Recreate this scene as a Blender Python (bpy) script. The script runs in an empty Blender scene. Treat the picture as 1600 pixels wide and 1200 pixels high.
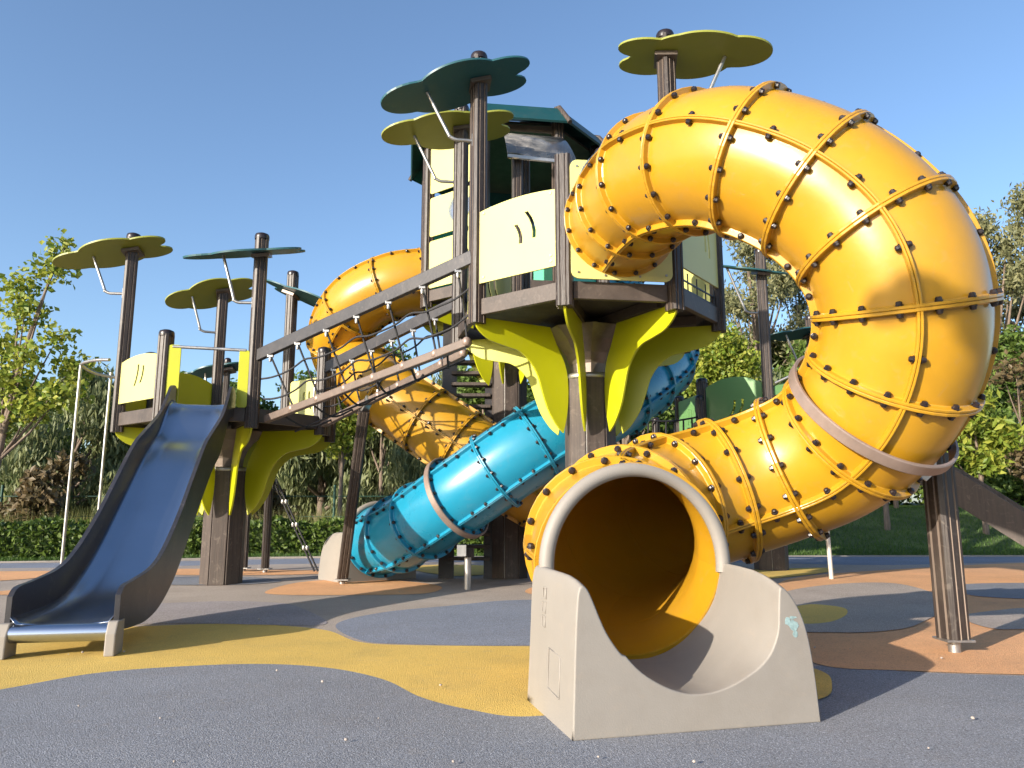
import bpy, math, random
from mathutils import Vector, Matrix, Quaternion
from mathutils.geometry import tessellate_polygon
R = math.radians
SC = bpy.context.scene
COL = SC.collection
random.seed(7)

# ------------------------------------------------------------ camera, sky, sun, exposure
cam = bpy.data.cameras.new('camera')
cam.sensor_width = 36.0
cam.lens = 36.0 * 1180 / 1600
cam.clip_start, cam.clip_end = 0.05, 2000
camo = bpy.data.objects.new('camera', cam)
camo.location = (0, 0, 0.85)
camo.rotation_euler = (R(90 + 9.62), 0, 0)
COL.objects.link(camo)
SC.camera = camo

SUN_EL, SUN_AZ = 17.0, 226.0            # elevation; compass bearing of the sun from +Y, clockwise
world = bpy.data.worlds.new('World')
SC.world = world
world.use_nodes = True
wn = world.node_tree.nodes
sky = wn.new('ShaderNodeTexSky')
sky.sky_type = 'NISHITA'
sky.sun_disc = False
sky.sun_elevation = R(SUN_EL)
sky.sun_rotation = R(SUN_AZ)
sky.altitude = 100
sky.air_density = 0.95
sky.dust_density = 1.6
sky.ozone_density = 2.9
wn['Background'].inputs['Strength'].default_value = 0.15
world.node_tree.links.new(sky.outputs[0], wn['Background'].inputs[0])
sun = bpy.data.lights.new('sun', 'SUN')
sun.energy = 4.8
sun.angle = R(0.55)
sun.color = (1.0, 0.90, 0.77)
suno = bpy.data.objects.new('sun', sun)
a = R(SUN_AZ)
ldir = Vector((-math.sin(a) * math.cos(R(SUN_EL)), -math.cos(a) * math.cos(R(SUN_EL)), -math.sin(R(SUN_EL))))
suno.rotation_euler = ldir.to_track_quat('-Z', 'Y').to_euler()
suno.location = (-20, -20, 12)
COL.objects.link(suno)
SC.view_settings.view_transform = 'Standard'
SC.view_settings.look = 'None'
SC.view_settings.gamma = 1.0
SC.view_settings.exposure = 0.88

# ------------------------------------------------------------ materials
def mat(name, col, rough=0.5, metal=0.0, var=0.12, vscale=3.0, bump=0.0, bscale=60.0, coat=0.0, stretch=None,
        speck=None, hue=None, dirt=0.0, spec=0.5):
    m = bpy.data.materials.new(name)
    m.use_nodes = True
    nt = m.node_tree
    N, Lk = nt.nodes, nt.links
    b = N['Principled BSDF']
    b.inputs['Roughness'].default_value = rough
    b.inputs['Metallic'].default_value = metal
    b.inputs['Specular IOR Level'].default_value = spec
    if coat:
        b.inputs['Coat Weight'].default_value = coat
        b.inputs['Coat Roughness'].default_value = 0.12
    tc = N.new('ShaderNodeTexCoord')
    mp = N.new('ShaderNodeMapping')
    Lk.new(tc.outputs['Object'], mp.inputs[0])
    if stretch:
        mp.inputs['Scale'].default_value = stretch
    nz = N.new('ShaderNodeTexNoise')
    nz.inputs['Scale'].default_value = vscale
    nz.inputs['Detail'].default_value = 6
    nz.inputs['Roughness'].default_value = 0.65
    Lk.new(mp.outputs[0], nz.inputs[0])
    rp = N.new('ShaderNodeValToRGB')
    c1 = [max(0, c * (1 - var)) for c in col]
    c2 = [min(1, c * (1 + var)) for c in (hue or col)]
    rp.color_ramp.elements[0].position, rp.color_ramp.elements[1].position = 0.3, 0.7
    rp.color_ramp.elements[0].color = (*c1, 1)
    rp.color_ramp.elements[1].color = (*c2, 1)
    Lk.new(nz.outputs[0], rp.inputs[0])
    out = rp.outputs[0]
    def mixin(fac_out, colr, blend='MIX'):
        nonlocal out
        mx = N.new('ShaderNodeMix')
        mx.data_type = 'RGBA'
        mx.blend_type = blend
        Lk.new(fac_out, mx.inputs[0])
        Lk.new(out, mx.inputs[6])
        mx.inputs[7].default_value = (*colr, 1)
        out = mx.outputs[2]
    if speck:                       # (scale, dark colour, light colour) rubber granules
        for sc_, lo, hi, c in ((speck[0], 0.60, 0.72, speck[1]), (speck[0] * 1.31, 0.62, 0.74, speck[2])):
            n2 = N.new('ShaderNodeTexNoise')
            n2.inputs['Scale'].default_value = sc_
            n2.inputs['Detail'].default_value = 2
            Lk.new(tc.outputs['Object'], n2.inputs[0])
            r2 = N.new('ShaderNodeMapRange')
            r2.inputs[1].default_value, r2.inputs[2].default_value = lo - 0.06, hi - 0.06
            r2.inputs[4].default_value = 0.75
            Lk.new(n2.outputs[0], r2.inputs[0])
            mixin(r2.outputs[0], c)
    if dirt:
        n3 = N.new('ShaderNodeTexNoise')
        n3.inputs['Scale'].default_value = 1.7
        n3.inputs['Detail'].default_value = 8
        n3.inputs['Roughness'].default_value = 0.7
        Lk.new(tc.outputs['Object'], n3.inputs[0])
        r3 = N.new('ShaderNodeMapRange')
        r3.inputs[1].default_value, r3.inputs[2].default_value = 0.5, 0.75
        r3.inputs[4].default_value = dirt
        Lk.new(n3.outputs[0], r3.inputs[0])
        mixin(r3.outputs[0], (0.16, 0.13, 0.1))
        n5 = N.new('ShaderNodeTexNoise')
        n5.inputs['Scale'].default_value = 16
        n5.inputs['Detail'].default_value = 5
        n5.inputs['Distortion'].default_value = 1.2
        Lk.new(tc.outputs['Object'], n5.inputs[0])
        r5 = N.new('ShaderNodeMapRange')
        r5.inputs[1].default_value, r5.inputs[2].default_value = 0.58, 0.8
        r5.inputs[4].default_value = dirt
        Lk.new(n5.outputs[0], r5.inputs[0])
        mixin(r5.outputs[0], (0.30, 0.25, 0.20))
        r4 = N.new('ShaderNodeMapRange')
        r4.inputs[3].default_value, r4.inputs[4].default_value = max(0.05, rough - 0.06), min(1, rough + 0.12)
        Lk.new(nz.outputs[0], r4.inputs[0])
        Lk.new(r4.outputs[0], b.inputs['Roughness'])
    Lk.new(out, b.inputs['Base Color'])
    if bump:
        n4 = N.new('ShaderNodeTexNoise')
        n4.inputs['Scale'].default_value = bscale
        n4.inputs['Detail'].default_value = 3
        Lk.new(mp.outputs[0], n4.inputs[0])
        bp = N.new('ShaderNodeBump')
        bp.inputs['Strength'].default_value = bump
        bp.inputs['Distance'].default_value = 0.01
        Lk.new(n4.outputs[0], bp.inputs['Height'])
        Lk.new(bp.outputs[0], b.inputs['Normal'])
    return m

def leafmat(name, c1, c2, trans=0.35, rough=0.5):
    m = bpy.data.materials.new(name)
    m.use_nodes = True
    nt = m.node_tree
    N, Lk = nt.nodes, nt.links
    b = N['Principled BSDF']
    b.inputs['Roughness'].default_value = rough
    b.inputs['Specular IOR Level'].default_value = 0.35
    g = N.new('ShaderNodeNewGeometry')
    rp = N.new('ShaderNodeValToRGB')
    rp.color_ramp.elements[0].color = (*c1, 1)
    rp.color_ramp.elements[1].color = (*c2, 1)
    Lk.new(g.outputs['Random Per Island'], rp.inputs[0])
    Lk.new(rp.outputs[0], b.inputs['Base Color'])
    t = N.new('ShaderNodeBsdfTranslucent')
    Lk.new(rp.outputs[0], t.inputs[0])
    mx = N.new('ShaderNodeMixShader')
    mx.inputs[0].default_value = trans
    Lk.new(b.outputs[0], mx.inputs[1])
    Lk.new(t.outputs[0], mx.inputs[2])
    Lk.new(mx.outputs[0], N['Material Output'].inputs[0])
    return m

def clearmat(name, tint=(0.85, 0.88, 0.9), gloss=0.16, haze=0.12):
    m = bpy.data.materials.new(name)
    m.use_nodes = True
    nt = m.node_tree
    N, Lk = nt.nodes, nt.links
    N.remove(N['Principled BSDF'])
    t = N.new('ShaderNodeBsdfTransparent'); t.inputs[0].default_value = (*tint, 1)
    g = N.new('ShaderNodeBsdfGlossy'); g.inputs['Roughness'].default_value = 0.12
    d = N.new('ShaderNodeBsdfDiffuse'); d.inputs[0].default_value = (0.5, 0.47, 0.42, 1)
    lw = N.new('ShaderNodeLayerWeight'); lw.inputs[0].default_value = 0.35
    ad = N.new('ShaderNodeMath'); ad.operation = 'MULTIPLY_ADD'
    ad.inputs[1].default_value = 0.5; ad.inputs[2].default_value = gloss
    Lk.new(lw.outputs['Fresnel'], ad.inputs[0])
    m1 = N.new('ShaderNodeMixShader'); m2 = N.new('ShaderNodeMixShader')
    nz = N.new('ShaderNodeTexNoise'); nz.inputs['Scale'].default_value = 6; nz.inputs['Detail'].default_value = 6
    mr = N.new('ShaderNodeMapRange'); mr.inputs[1].default_value = 0.35; mr.inputs[2].default_value = 0.7
    mr.inputs[3].default_value = haze * 0.4; mr.inputs[4].default_value = haze * 2.0
    Lk.new(nz.outputs[0], mr.inputs[0])
    Lk.new(mr.outputs[0], m1.inputs[0])
    Lk.new(t.outputs[0], m1.inputs[1]); Lk.new(d.outputs[0], m1.inputs[2])
    Lk.new(ad.outputs[0], m2.inputs[0]); Lk.new(m1.outputs[0], m2.inputs[1]); Lk.new(g.outputs[0], m2.inputs[2])
    Lk.new(m2.outputs[0], N['Material Output'].inputs[0])
    return m

M = {}
M['yellow'] = mat('yellow_plastic', (0.455, 0.236, 0.012), 0.30, var=0.07, vscale=2.2, coat=0.2, dirt=0.14, bump=0.05, bscale=14)
M['blue'] = mat('blue_plastic', (0.012, 0.215, 0.34), 0.26, var=0.06, vscale=2.2, coat=0.25, dirt=0.08, bump=0.04, bscale=14)
M['cap'] = mat('black_cap', (0.018, 0.012, 0.012), 0.32, var=0.2)
M['grey'] = mat('grey_plastic', (0.25, 0.228, 0.20), 0.55, var=0.06, vscale=2.0, bump=0.10, bscale=160, dirt=0.34)
M['wood'] = mat('brown_composite', (0.031, 0.022, 0.018), 0.45, var=0.4, vscale=5, stretch=(9, 9, 0.5), bump=0.2, bscale=16, dirt=0.25)
M['stripe'] = mat('post_edge_strip', (0.23, 0.18, 0.145), 0.45, var=0.15, dirt=0.2)
M['plank'] = mat('column_plank', (0.055, 0.040, 0.032), 0.6, var=0.45, vscale=4, stretch=(10, 10, 0.4), bump=0.3, bscale=16, dirt=0.3)
M['beam'] = mat('dark_beam', (0.070, 0.054, 0.045), 0.5, var=0.3, vscale=5, bump=0.15, bscale=40, dirt=0.2)
M['rail'] = mat('bridge_rail', (0.030, 0.028, 0.031), 0.42, var=0.25, vscale=6, bump=0.12, bscale=50, dirt=0.15)
M['deck'] = mat('deck', (0.045, 0.038, 0.034), 0.7, var=0.3, vscale=8, bump=0.2)
M['cream'] = mat('pale_yellow_panel', (0.585, 0.56, 0.195), 0.42, var=0.03, vscale=2, bump=0.03, bscale=200, dirt=0.06)
M['lime'] = mat('lime_panel', (0.40, 0.41, 0.005), 0.38, var=0.04, vscale=2, bump=0.03, bscale=200, dirt=0.08)
M['olive'] = mat('olive_leaf', (0.22, 0.235, 0.03), 0.42, var=0.05, vscale=2, dirt=0.1)
M['teal'] = mat('dark_teal_leaf', (0.018, 0.085, 0.10), 0.40, var=0.06, vscale=2, dirt=0.08)
M['green'] = mat('green_panel', (0.14, 0.30, 0.10), 0.42, var=0.05, vscale=2, dirt=0.1)
M['jade'] = mat('jade_panel', (0.05, 0.40, 0.25), 0.42, var=0.05, vscale=2, dirt=0.08)
M['roof'] = mat('teal_roof', (0.003, 0.045, 0.05), 0.45, var=0.1, dirt=0.1)
M['steel'] = mat('galvanised_steel', (0.40, 0.39, 0.375), 0.38, 0.85, var=0.15, vscale=12, dirt=0.12)
M['paint'] = mat('pale_metal', (0.62, 0.57, 0.50), 0.4, 0.25, var=0.1, vscale=8, dirt=0.15)
M['bed'] = mat('stainless_bed', (0.46, 0.50, 0.57), 0.26, 1.0, var=0.06, vscale=1.6, bump=0.05, bscale=3, dirt=0.0)
M['side'] = mat('slide_side', (0.028, 0.028, 0.034), 0.36, 0.1, var=0.25, vscale=4, dirt=0.2)
M['rope'] = mat('black_rope', (0.02, 0.02, 0.023), 0.75, var=0.3, vscale=60, bump=0.4, bscale=300)
M['collar'] = mat('brown_collar', (0.27, 0.20, 0.165), 0.42, 0.3, var=0.15, vscale=6, dirt=0.15)
M['steelbrown'] = mat('flared_bracket', (0.16, 0.13, 0.11), 0.35, 0.5, var=0.2, vscale=6, dirt=0.2)
M['clear'] = clearmat('clear_plastic')
M['smoke'] = clearmat('smoked_canopy', (0.62, 0.58, 0.52), 0.10, 0.22)
M['bark'] = mat('bark', (0.16, 0.12, 0.09), 0.85, var=0.4, vscale=6, stretch=(3, 3, 0.7), bump=0.5, bscale=20)
M['pole_green'] = mat('fence_green', (0.01, 0.06, 0.04), 0.5)
M['stone'] = mat('pebble', (0.36, 0.31, 0.27), 0.85, var=0.25, vscale=20)
def rubber(name, col, dk=0.4, lt=2.2):
    return mat(name, col, 0.86, var=0.13, vscale=0.9, bump=0.9, bscale=190,
               speck=(115, [c * dk for c in col], [min(0.8, c * lt) for c in col]), dirt=0.22, spec=0.3)
M['r_slate'] = rubber('rubber_slate', (0.21, 0.22, 0.245))
M['r_yellow'] = rubber('rubber_yellow', (0.66, 0.45, 0.115), 0.6, 1.25)
M['r_taupe'] = rubber('rubber_taupe', (0.36, 0.305, 0.262))
M['r_orange'] = rubber('rubber_orange', (0.70, 0.37, 0.18), 0.6, 1.25)
M['r_mauve'] = rubber('rubber_mauve', (0.30, 0.27, 0.275))
M['r_blue'] = rubber('rubber_blue', (0.20, 0.22, 0.27))
M['lawn'] = mat('lawn_soil', (0.035, 0.07, 0.015), 0.9, var=0.4, vscale=1.2, hue=(0.07, 0.10, 0.025), bump=0.6, bscale=50)
M['blade'] = leafmat('grass_blade', (0.035, 0.085, 0.012), (0.09, 0.16, 0.03), 0.3)
M['blade2'] = leafmat('tall_grass', (0.14, 0.17, 0.045), (0.26, 0.25, 0.08), 0.3)
M['l_young'] = leafmat('leaf_young', (0.13, 0.21, 0.025), (0.38, 0.39, 0.06), 0.4)
M['l_dense'] = leafmat('leaf_dense', (0.05, 0.10, 0.018), (0.17, 0.24, 0.05), 0.35)
M['l_willow'] = leafmat('leaf_willow', (0.11, 0.14, 0.06), (0.24, 0.26, 0.115), 0.35)
M['l_wispy'] = leafmat('leaf_wispy', (0.15, 0.165, 0.08), (0.30, 0.29, 0.14), 0.4)
M['l_red'] = leafmat('leaf_red', (0.085, 0.07, 0.03), (0.15, 0.105, 0.05), 0.3)
M['l_hedge'] = leafmat('leaf_hedge', (0.03, 0.065, 0.01), (0.13, 0.19, 0.03), 0.3)

# ------------------------------------------------------------ builders
ORG = {}
def link(o, parent):
    COL.objects.link(o)
    if parent is not None:
        o.parent = parent
    return o
def tag(o, label, cat, group=None, kind=None):
    if label: o['label'] = label
    if cat: o['category'] = cat
    if group: o['group'] = group
    if kind: o['kind'] = kind
    return o
def thing(name, loc, label, cat, group=None):
    e = bpy.data.objects.new(name, None)
    e.empty_display_size = 0.2
    e.location = loc
    COL.objects.link(e)
    ORG[e] = Vector(loc)
    return tag(e, label, cat, group)
def org(p):
    while p is not None:
        if p in ORG: return ORG[p]
        p = p.parent
    return Vector((0, 0, 0))

class MB:
    def __init__(s):
        s.v, s.f, s.sm, s.mi = [], [], [], []
    def add(s, vs, fs, smooth=False, mi=0):
        k = len(s.v)
        s.v += [tuple(p) for p in vs]
        for f in fs:
            s.f.append([k + i for i in f]); s.sm.append(smooth); s.mi.append(mi)
        return s
    def obox(s, c, ax, hs, mi=0):
        c = Vector(c); X, Y, Z = [Vector(q) for q in ax]
        vs = [c + X * (i * hs[0]) + Y * (j * hs[1]) + Z * (k * hs[2]) for i in (-1, 1) for j in (-1, 1) for k in (-1, 1)]
        return s.add(vs, [(0, 1, 3, 2), (4, 6, 7, 5), (0, 4, 5, 1), (2, 3, 7, 6), (0, 2, 6, 4), (1, 5, 7, 3)], mi=mi)
    def bar(s, p, q, w, h, up=(0, 0, 1)):
        p, q = Vector(p), Vector(q)
        X = (q - p); L = X.length; X.normalize()
        Y = Vector(up).cross(X).normalized(); Z = X.cross(Y)
        return s.obox((p + q) / 2, (X, Y, Z), (L / 2, w / 2, h / 2))
    def tube(s, pts, r, n=8, caps=True, smooth=True):
        pts = [Vector(p) for p in pts]
        T, Nn, B = frames(pts)
        rr = r if isinstance(r, (list, tuple)) else [r] * len(pts)
        vs = [pts[i] + (Nn[i] * math.cos(2 * math.pi * j / n) + B[i] * math.sin(2 * math.pi * j / n)) * rr[i]
              for i in range(len(pts)) for j in range(n)]
        fs = [(i * n + j, i * n + (j + 1) % n, (i + 1) * n + (j + 1) % n, (i + 1) * n + j)
              for i in range(len(pts) - 1) for j in range(n)]
        s.add(vs, fs, smooth)
        if caps:
            s.add(vs[:n], [tuple(range(n))[::-1]]); s.add(vs[-n:], [tuple(range(n))])
        return s
    def lathe(s, prof, n=16, c=(0, 0, 0), smooth=True):
        vs = [(c[0] + r * math.cos(2 * math.pi * j / n), c[1] + r * math.sin(2 * math.pi * j / n), c[2] + z) for r, z in prof for j in range(n)]
        fs = [(i * n + j, i * n + (j + 1) % n, (i + 1) * n + (j + 1) % n, (i + 1) * n + j) for i in range(len(prof) - 1) for j in range(n)]
        s.add(vs, fs, smooth)
        s.add(vs[:n], [tuple(range(n))[::-1]]); s.add(vs[-n:], [tuple(range(n))])
        return s
    def plate(s, loops, t, fr):
        """flat panel: loops[0] outline, others holes, in (u, v); fr(u, v, w) -> point; t thickness"""
        tri = tessellate_polygon([[Vector((u, v, 0)) for u, v in lp] for lp in loops])
        flat = [p for lp in loops for p in lp]
        n = len(flat)
        vs = [fr(u, v, t / 2) for u, v in flat] + [fr(u, v, -t / 2) for u, v in flat]
        fs = []
        for a_, b_, c_ in tri:
            A, B, C = flat[a_], flat[b_], flat[c_]
            if (B[0] - A[0]) * (C[1] - A[1]) - (B[1] - A[1]) * (C[0] - A[0]) < 0: b_, c_ = c_, b_
            fs.append((a_, b_, c_)); fs.append((n + a_, n + c_, n + b_))
        k = 0
        for lp in loops:
            m = len(lp)
            ar = sum(lp[i][0] * lp[(i + 1) % m][1] - lp[(i + 1) % m][0] * lp[i][1] for i in range(m))
            outer = (lp is loops[0])
            for i in range(m):
                i0, i1 = k + i, k + (i + 1) % m
                fs.append((i0, n + i0, n + i1, i1) if (ar > 0) == outer else (i0, i1, n + i1, n + i0))
            k += m
        return s.add(vs, fs)
    def mesh(s, name, mats, off=Vector((0, 0, 0))):
        me = bpy.data.meshes.new(name)
        me.from_pydata([(x - off[0], y - off[1], z - off[2]) for x, y, z in s.v], [], s.f)
        me.polygons.foreach_set('use_smooth', s.sm)
        for m_ in (mats if isinstance(mats, (list, tuple)) else [mats]): me.materials.append(m_)
        if any(s.mi): me.polygons.foreach_set('material_index', s.mi)
        me.update()
        return me
    def build(s, name, m, parent=None, bevel=0):
        o = bpy.data.objects.new(name, s.mesh(name, m, org(parent)))
        link(o, parent)
        if bevel:
            bv = o.modifiers.new('bevel', 'BEVEL'); bv.width = bevel; bv.segments = 2; bv.limit_method = 'ANGLE'; bv.angle_limit = R(40)
        return o

def frames(pts, n0=None):
    n = len(pts)
    T = [((pts[min(i + 1, n - 1)] - pts[max(i - 1, 0)]).normalized()) for i in range(n)]
    if n0 is None:
        n0 = Vector((0, 0, 1)) if abs(T[0].z) < 0.9 else Vector((1, 0, 0))
    N0 = (n0 - T[0] * n0.dot(T[0])).normalized()
    Ns = [N0]
    for i in range(1, n):
        q = T[i - 1].rotation_difference(T[i])
        v = q @ Ns[-1]
        Ns.append((v - T[i] * v.dot(T[i])).normalized())
    return T, Ns, [T[i].cross(Ns[i]) for i in range(n)]

def crom(pts, k=8, closed=False):
    pts = [Vector(p) for p in pts]
    n = len(pts); out = []
    rng = range(n) if closed else range(n - 1)
    for i in rng:
        if closed: a_, b_, c_, d_ = pts[i - 1], pts[i], pts[(i + 1) % n], pts[(i + 2) % n]
        else:
            b_, c_ = pts[i], pts[i + 1]
            a_ = pts[i - 1] if i else b_ * 2 - c_
            d_ = pts[i + 2] if i + 2 < n else c_ * 2 - b_
        for j in range(k):
            t = j / k
            out.append(0.5 * ((2 * b_) + (c_ - a_) * t + (2 * a_ - 5 * b_ + 4 * c_ - d_) * t * t + (3 * b_ - a_ - 3 * c_ + d_) * t ** 3))
    if not closed: out.append(pts[-1])
    return out
def resample(pts, step):
    d = [0]
    for i in range(1, len(pts)): d.append(d[-1] + (pts[i] - pts[i - 1]).length)
    n = max(2, round(d[-1] / step)); out = []; j = 0
    for i in range(n + 1):
        t = d[-1] * i / n
        while j < len(d) - 2 and d[j + 1] < t: j += 1
        u = (t - d[j]) / max(1e-9, d[j + 1] - d[j])
        out.append(pts[j].lerp(pts[j + 1], u))
    return out
def c2(pts, k=6, closed=False):
    return [(p.x, p.y) for p in crom([(x, y, 0) for x, y in pts], k, closed)]

# ------------------------------------------------------------ setting: lawn, paving, colour patches
def sheet(name, pts, z, m):
    n = len(pts)
    tri = tessellate_polygon([[Vector((x, y, 0)) for x, y in pts]])
    fs = []
    for a_, b_, c_ in tri:
        A, B, C = pts[a_], pts[b_], pts[c_]
        fs.append((a_, b_, c_) if (B[0] - A[0]) * (C[1] - A[1]) - (B[1] - A[1]) * (C[0] - A[0]) > 0 else (a_, c_, b_))
    o = MB().add([(x, y, z) for x, y in pts], fs).build(name, m)
    o['kind'] = 'structure'
    return o
def sst(a_, b_, x):
    t = min(1, max(0, (x - a_) / (b_ - a_))); return t * t * (3 - 2 * t)
def far_edge(x):
    return 13.0 + 1.7 * sst(-10, -3, x) + 0.3 * sst(0, 8, x)
def lawn_h(x, y):
    h = -0.05 + 0.07 * sst(far_edge(x), far_edge(x) + 0.25, y)
    h += 0.95 * sst(2.0, 8.0, x) * sst(14.6, 21.0, y)
    h += 0.35 * sst(22, 40, y)
    return h
xs = [-600, -300, -120, -60, -40, -30] + [-24 + 0.8 * i for i in range(61)] + [30, 40, 60, 120, 300, 600]
ys = [-300, -100, -30, -10, 0, 6, 10, 12, 12.5] + [12.8 + 0.12 * i for i in range(28)] + [16.3 + 0.5 * i for i in range(20)] + [28, 32, 40, 60, 100, 200, 400, 900]
g = MB()
vs = [(x, y, lawn_h(x, y)) for y in ys for x in xs]
nx = len(xs)
g.add(vs, [(j * nx + i, j * nx + i + 1, (j + 1) * nx + i + 1, (j + 1) * nx + i) for j in range(len(ys) - 1) for i in range(nx - 1)], True)
g.build('lawn', M['lawn'])['kind'] = 'structure'
edge = [(x, far_edge(x)) for x in [-26 + 1.0 * i for i in range(53)]]
sheet('rubber_paving', [(-26, -8), (26, -8)] + edge[::-1], 0.0, M['r_taupe'])
kb = MB()
for i in range(len(edge) - 1):
    kb.bar((edge[i][0], edge[i][1] + 0.05, -0.045), (edge[i + 1][0], edge[i + 1][1] + 0.05, -0.045), 0.09, 0.13)
kb.build('kerb', M['grey'])['kind'] = 'structure'
PATCH = [
 ('r_blue', [(-26, 11.9), (-12, 11.7), (-7.5, 11.95), (-5, 12.5), (-1.5, 13.3), (2, 13.6), (4, 13.2), (6, 12.6), (8.6, 13.3), (12.6, 14.2), (26, 14.4), (25.9, 14.9), (10, 14.9), (3, 14.85), (-3, 14.5), (-9, 13.0), (-26, 12.9)]),
 ('r_yellow', [(-4.52, 5.06), (-3.73, 5.72), (-2.92, 5.88), (-2.32, 6.04), (-1.8, 5.97), (-1.35, 5.72), (-1.02, 5.23), (-0.66, 5.1), (0.1, 5.06), (0.82, 5.06), (0.99, 4.11), (0.08, 3.1), (-2.09, 3.1), (-4.87, 3.1)]),
 ('r_slate', [(-5.5, 2.2), (-3.4, 2.9), (-2.78, 3.47), (-2.48, 3.86), (-2.22, 4.24), (-1.79, 4.43), (-1.38, 4.48), (-0.99, 4.36), (-0.66, 4.08), (-0.42, 3.7), (-0.17, 3.47), (0.08, 3.37), (0.57, 3.58), (1.19, 3.9), (1.73, 4.44), (2.14, 4.27), (2.69, 4.17), (3.65, 4.11), (5.5, 3.4), (6.5, 0), (5, -5), (-5, -5), (-7, -1)]),
 ('r_blue', [(-1.35, 6.04), (-1.1, 6.72), (-0.59, 7.16), (0.0, 7.62), (0.62, 7.51), (0.81, 6.59), (0.43, 5.3), (0.1, 5.08), (-0.67, 5.13), (-1.03, 5.3)]),
 ('r_mauve', [(-3.6, 6.0), (-3.75, 7.0), (-2.89, 7.51), (-2.25, 7.41), (-1.9, 7.02), (-1.43, 6.04), (-1.91, 5.99), (-2.5, 6.06)]),
 ('r_orange', [(-2.66, 8.4), (-2.59, 9.52), (-1.97, 9.97), (-1.18, 9.52), (-0.8, 8.89), (-0.94, 8.21), (-1.59, 8.08), (-2.32, 8.08)]),
 ('r_orange', [(3.57, 9.97), (5.75, 11.61), (8.62, 13.04), (11.6, 13.1), (12, 9), (7.17, 5.3), (4.6, 4.3), (3.65, 4.13), (2.69, 4.19), (2.14, 4.29), (1.73, 4.46), (1.85, 5.3), (2.3, 7.02)]),
 ('r_orange', [(-9.5, 9.2), (-6.57, 9.6), (-6.2, 10.67), (-6.44, 11.12), (-6.6, 11.3), (-7.6, 11.2), (-9.7, 10.8)]),
 ('r_orange', [(-5.6, 8.2), (-4.9, 8.1), (-4.3, 8.6), (-4.4, 9.0), (-5.2, 8.9)]),
 ('r_orange', [(-5.19, 11.0), (-5.09, 11.67), (-4.21, 11.61), (-3.0, 11.4), (-2.2, 11.0), (-3.29, 10.57), (-4.62, 10.6)]),
 ('r_slate', [(-4.88, 9.88), (-4.56, 10.26), (-3.55, 10.26), (-2.87, 9.7), (-3.18, 9.2), (-4.23, 9.2)]),
 ('r_orange', [(0.14, 8.4), (0.45, 9.12), (1.5, 9.12), (1.5, 7.9), (1.0, 7.75), (0.4, 7.9)]),
 ('r_yellow', [(-1.62, 12.0), (-1.08, 12.6), (-0.2, 12.2), (0.5, 11.4), (-0.18, 10.78), (-0.86, 10.46)]),
 ('r_yellow', [(2.6, 10.6), (3.4, 11.4), (4.8, 11.9), (4.6, 11.2), (3.6, 10.2), (2.8, 9.8)]),
]
PATCH2 = [
 ('r_yellow', [(1.21, 4.36), (1.58, 4.39), (1.66, 4.19), (1.57, 3.9), (1.45, 3.68), (1.26, 3.58), (1.0, 3.7)]),
 ('r_slate', [(5.25, 9.12), (6.16, 9.36), (6.75, 9.12), (5.75, 7.79), (5.03, 7.68), (4.71, 8.08)]),
 ('r_taupe', [(3.68, 6.4), (4.23, 6.8), (4.65, 6.93), (4.59, 6.24), (4.19, 5.94), (3.54, 5.72)]),
 ('r_taupe', [(2.97, 8.4), (4.0, 9.3), (4.6, 9.2), (4.19, 7.51), (3.15, 6.04), (2.66, 5.63), (2.27, 5.57), (2.03, 5.72), (2.2, 6.8)]),
]
PATCH3 = [('r_yellow', [(2.39, 6.8), (2.75, 7.21), (2.95, 6.98), (2.78, 6.51), (2.45, 6.07), (2.2, 6.05)])]
NM = {'r_blue': 'blue_paving_patch', 'r_yellow': 'yellow_paving_patch', 'r_slate': 'slate_paving_patch', 'r_mauve': 'mauve_paving_patch', 'r_orange': 'orange_paving_patch', 'r_taupe': 'taupe_paving_patch'}
for k, (m, p) in enumerate(PATCH): sheet(NM[m], c2(p, 8, True), 0.0006 * (k + 1), M[m])
for m, p in PATCH2: sheet(NM[m], c2(p, 8, True), 0.0098, M[m])
for m, p in PATCH3: sheet(NM[m], c2(p, 8, True), 0.0108, M[m])

# ------------------------------------------------------------ play towers
ANG = [R(-104.7 + 45 * i) for i in range(8)]
def post_profile(w=0.068):
    base = [(-w + 0.02, -w), (-0.032, -w), (-0.029, -w + 0.012), (-0.021, -w + 0.012), (-0.018, -w),
            (0.018, -w), (0.021, -w + 0.012), (0.029, -w + 0.012), (0.032, -w), (w - 0.02, -w)]
    pts = []
    for k in range(4):
        c, s_ = math.cos(k * math.pi / 2), math.sin(k * math.pi / 2)
        pts += [(x * c - y * s_, x * s_ + y * c) for x, y in base]
    return pts
PROF = post_profile()
def post_mesh(p, q, rot=0.0, scale=1.0):
    p, q = Vector(p), Vector(q)
    Z = (q - p).normalized()
    X = Vector((math.cos(rot), math.sin(rot), 0)); X = (X - Z * X.dot(Z)).normalized(); Y = Z.cross(X)
    m = MB(); n = len(PROF)
    vs = [e + X * (x * scale) + Y * (y * scale) for e in (p, q) for x, y in PROF]
    m.add(vs, [tuple(range(n))[::-1], tuple(range(n, 2 * n))])
    for j in range(n):
        m.add([vs[j], vs[(j + 1) % n], vs[n + (j + 1) % n], vs[n + j]], [(0, 1, 2, 3)], mi=1 if j % 10 in (1, 3, 5, 7) else 0)
    return m
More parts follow.
